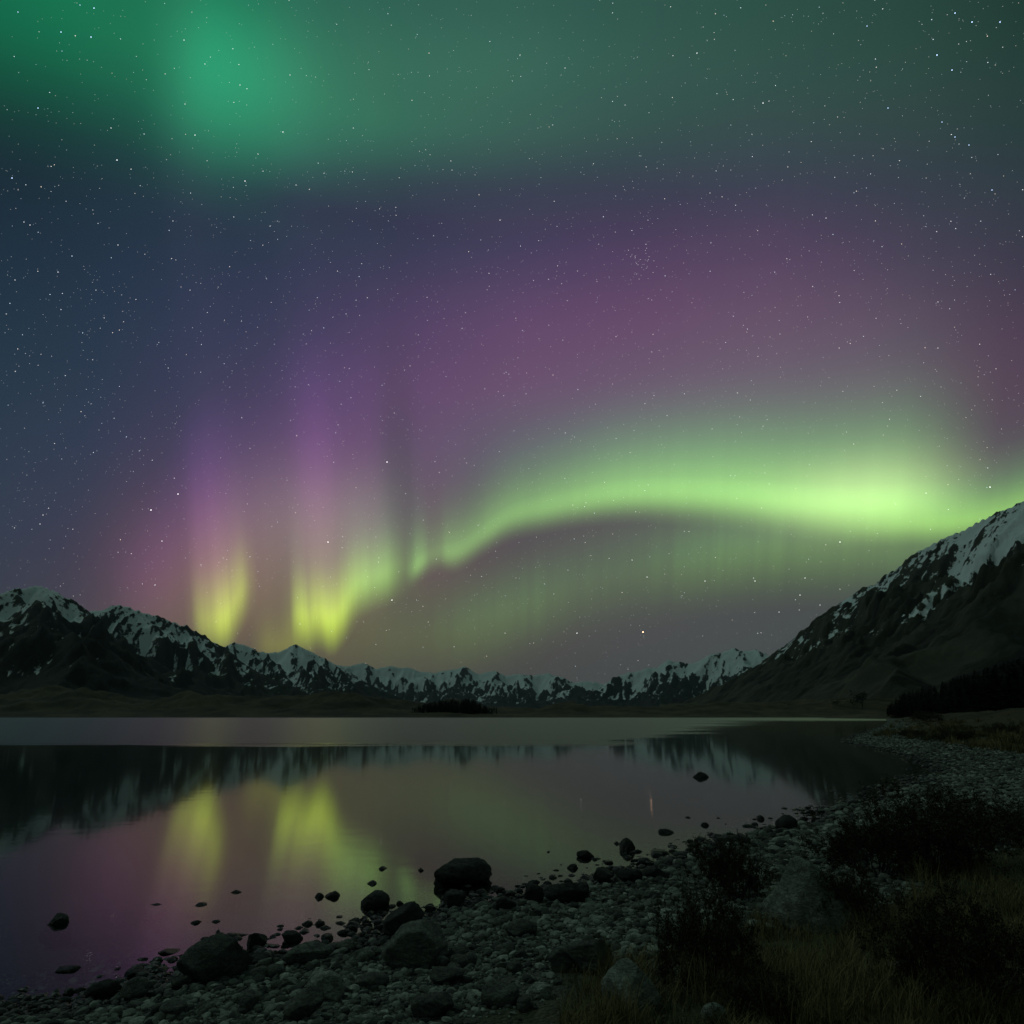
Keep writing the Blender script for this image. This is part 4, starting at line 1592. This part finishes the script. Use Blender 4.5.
sr_ = np.random.default_rng(2024)
STAR_R = 40000.0
BRIGHT = [(61,32,2.2),(91,37,2.4),(80,5,1.6),(94,8,2.4),(18,12,1.8),(62,51,1.4),(38,108,2.2),(12,178,2.6),(117,160,2.4),(111,128,1.8),(195,135,2),(184,40,1.8),
 (387,462,3.2),(328,542,3.0),(151,510,3.2),(178,494,2.8),(162,541,2.2),(155,585,2.0),(43,515,1.8),(40,524,1.8),(643,632,4.2),(577,633,2.6),(392,600,2.8),(30,225,1.8),(24,222,1.6),
 (955,13,2.6),(972,22,2.8),(1000,22,2.6),(937,55,2.8),(952,70,2.6),(867,26,2),(697,53,2.2),(763,103,2.4),(888,108,2.2),(942,122,2.0),(955,137,2.2),(969,145,2.0),(826,218,1.8),(992,190,2.2),(769,101,1.6),
 (840,542,2.8),(755,581,2.4),(705,581,2.2),(647,577,2.2),(632,560,2.0),(990,487,2.8),(926,493,2.0),(805,578,2.2),(800,595,2.2),(820,605,1.8),(779,612,1.8),(500,220,2),(520,55,1.8),(565,68,1.8),
 (240,85,1.8),(185,104,1.6),(258,154,1.8),(283,132,2.2),(245,181,2.2),(296,185,1.8),(270,226,1.8),(452,170,1.6),(15,280,1.6),(58,272,1.8),(118,245,1.8),(96,290,1.6),(190,290,1.6),(290,75,1.6)]
dirs, size, col = [], [], []
for (x, y, s) in BRIGHT:
    dirs.append(ray(x, y)); size.append(.00048 * (s / 2) ** .7)
    c = np.array([1, 1, 1.0])
    if (y < 200 and (x < 100 or x > 860)):
        c = np.array([.55, .75, 1.15])
    if (x, y) == (643, 632):
        c = np.array([1.5, .85, .5]); size[-1] = .0011
    col.append(c * 1.0 * min(s / 1.8, 1.6))
# open cluster
for _ in range(34):
    dirs.append(ray(641 + sr_.normal(0, 7), 262 + sr_.normal(0, 10))); size.append(.00042); col.append(np.ones(3) * sr_.uniform(.15, .55))
# the field of faint stars, thicker in a broad band
n = 0
while n < 13500:
    az_, z_ = sr_.uniform(-1.15, 1.15), sr_.uniform(.02, .98)
    if sr_.uniform() > .55 + .45 * math.exp(-((z_ - .42 - .12 * az_) / .25) ** 2):
        continue
    c_ = math.sqrt(1 - z_ * z_)
    dirs.append(np.array([c_ * math.sin(az_), c_ * math.cos(az_), z_]))
    b = min(.6, .10 * (1 - sr_.uniform()) ** -.55)
    size.append(.00038 + .00022 * min(1, b))
    tint = sr_.normal(0, .10)
    col.append(b * np.array([1 + tint, 1.0, 1 - tint]))
    n += 1
dirs, size, col = np.array(dirs), np.array(size), np.clip(np.array(col), 0, None)
ov = np.array([(1, 0, 0), (-1, 0, 0), (0, 1, 0), (0, -1, 0), (0, 0, 1), (0, 0, -1)], float)
of = np.array([(0, 2, 4), (2, 1, 4), (1, 3, 4), (3, 0, 4), (2, 0, 5), (1, 2, 5), (3, 1, 5), (0, 3, 5)])
SV = (dirs[:, None] * STAR_R + ov[None] * (size * STAR_R)[:, None, None]).reshape(-1, 3)
SF = (of[None] + (np.arange(len(dirs)) * 6)[:, None, None]).reshape(-1, 3)
stars = mesh_np('stars', SV, SF, star_m, smooth=False)
ca = stars.data.attributes.new('glow', 'FLOAT_COLOR', 'POINT')
ca.data.foreach_set('color', np.concatenate([np.repeat(col, 6, 0), np.ones((len(SV), 1))], 1).astype(np.float32).ravel())
tag(stars, 'countless white stars scattered over the night sky', 'stars', kind='stuff')

# ------------------------------------------------------------------ air
hz = bpy.data.materials.new('haze')
hz.use_nodes = True
nt = hz.node_tree
nt.nodes.clear()
pv = nt.nodes.new('ShaderNodeVolumePrincipled')
pv.inputs['Color'].default_value = (.76, .90, 1.0, 1)
pv.inputs['Density'].default_value = 1.6e-5
mo = nt.nodes.new('ShaderNodeOutputMaterial')
nt.links.new(pv.outputs[0], mo.inputs['Volume'])
hv = np.array([(x, y, z) for z in (-75.0, 1500.0) for y in (-27000.0, 27000.0) for x in (-27000.0, 27000.0)])
haze = mesh_np('haze', hv, np.array([(0, 2, 3, 1), (4, 5, 7, 6), (0, 1, 5, 4), (1, 3, 7, 5), (3, 2, 6, 7), (2, 0, 4, 6)]), hz, smooth=False)
tag(haze, 'thin bluish night haze over the far mountains', 'haze', kind='stuff')
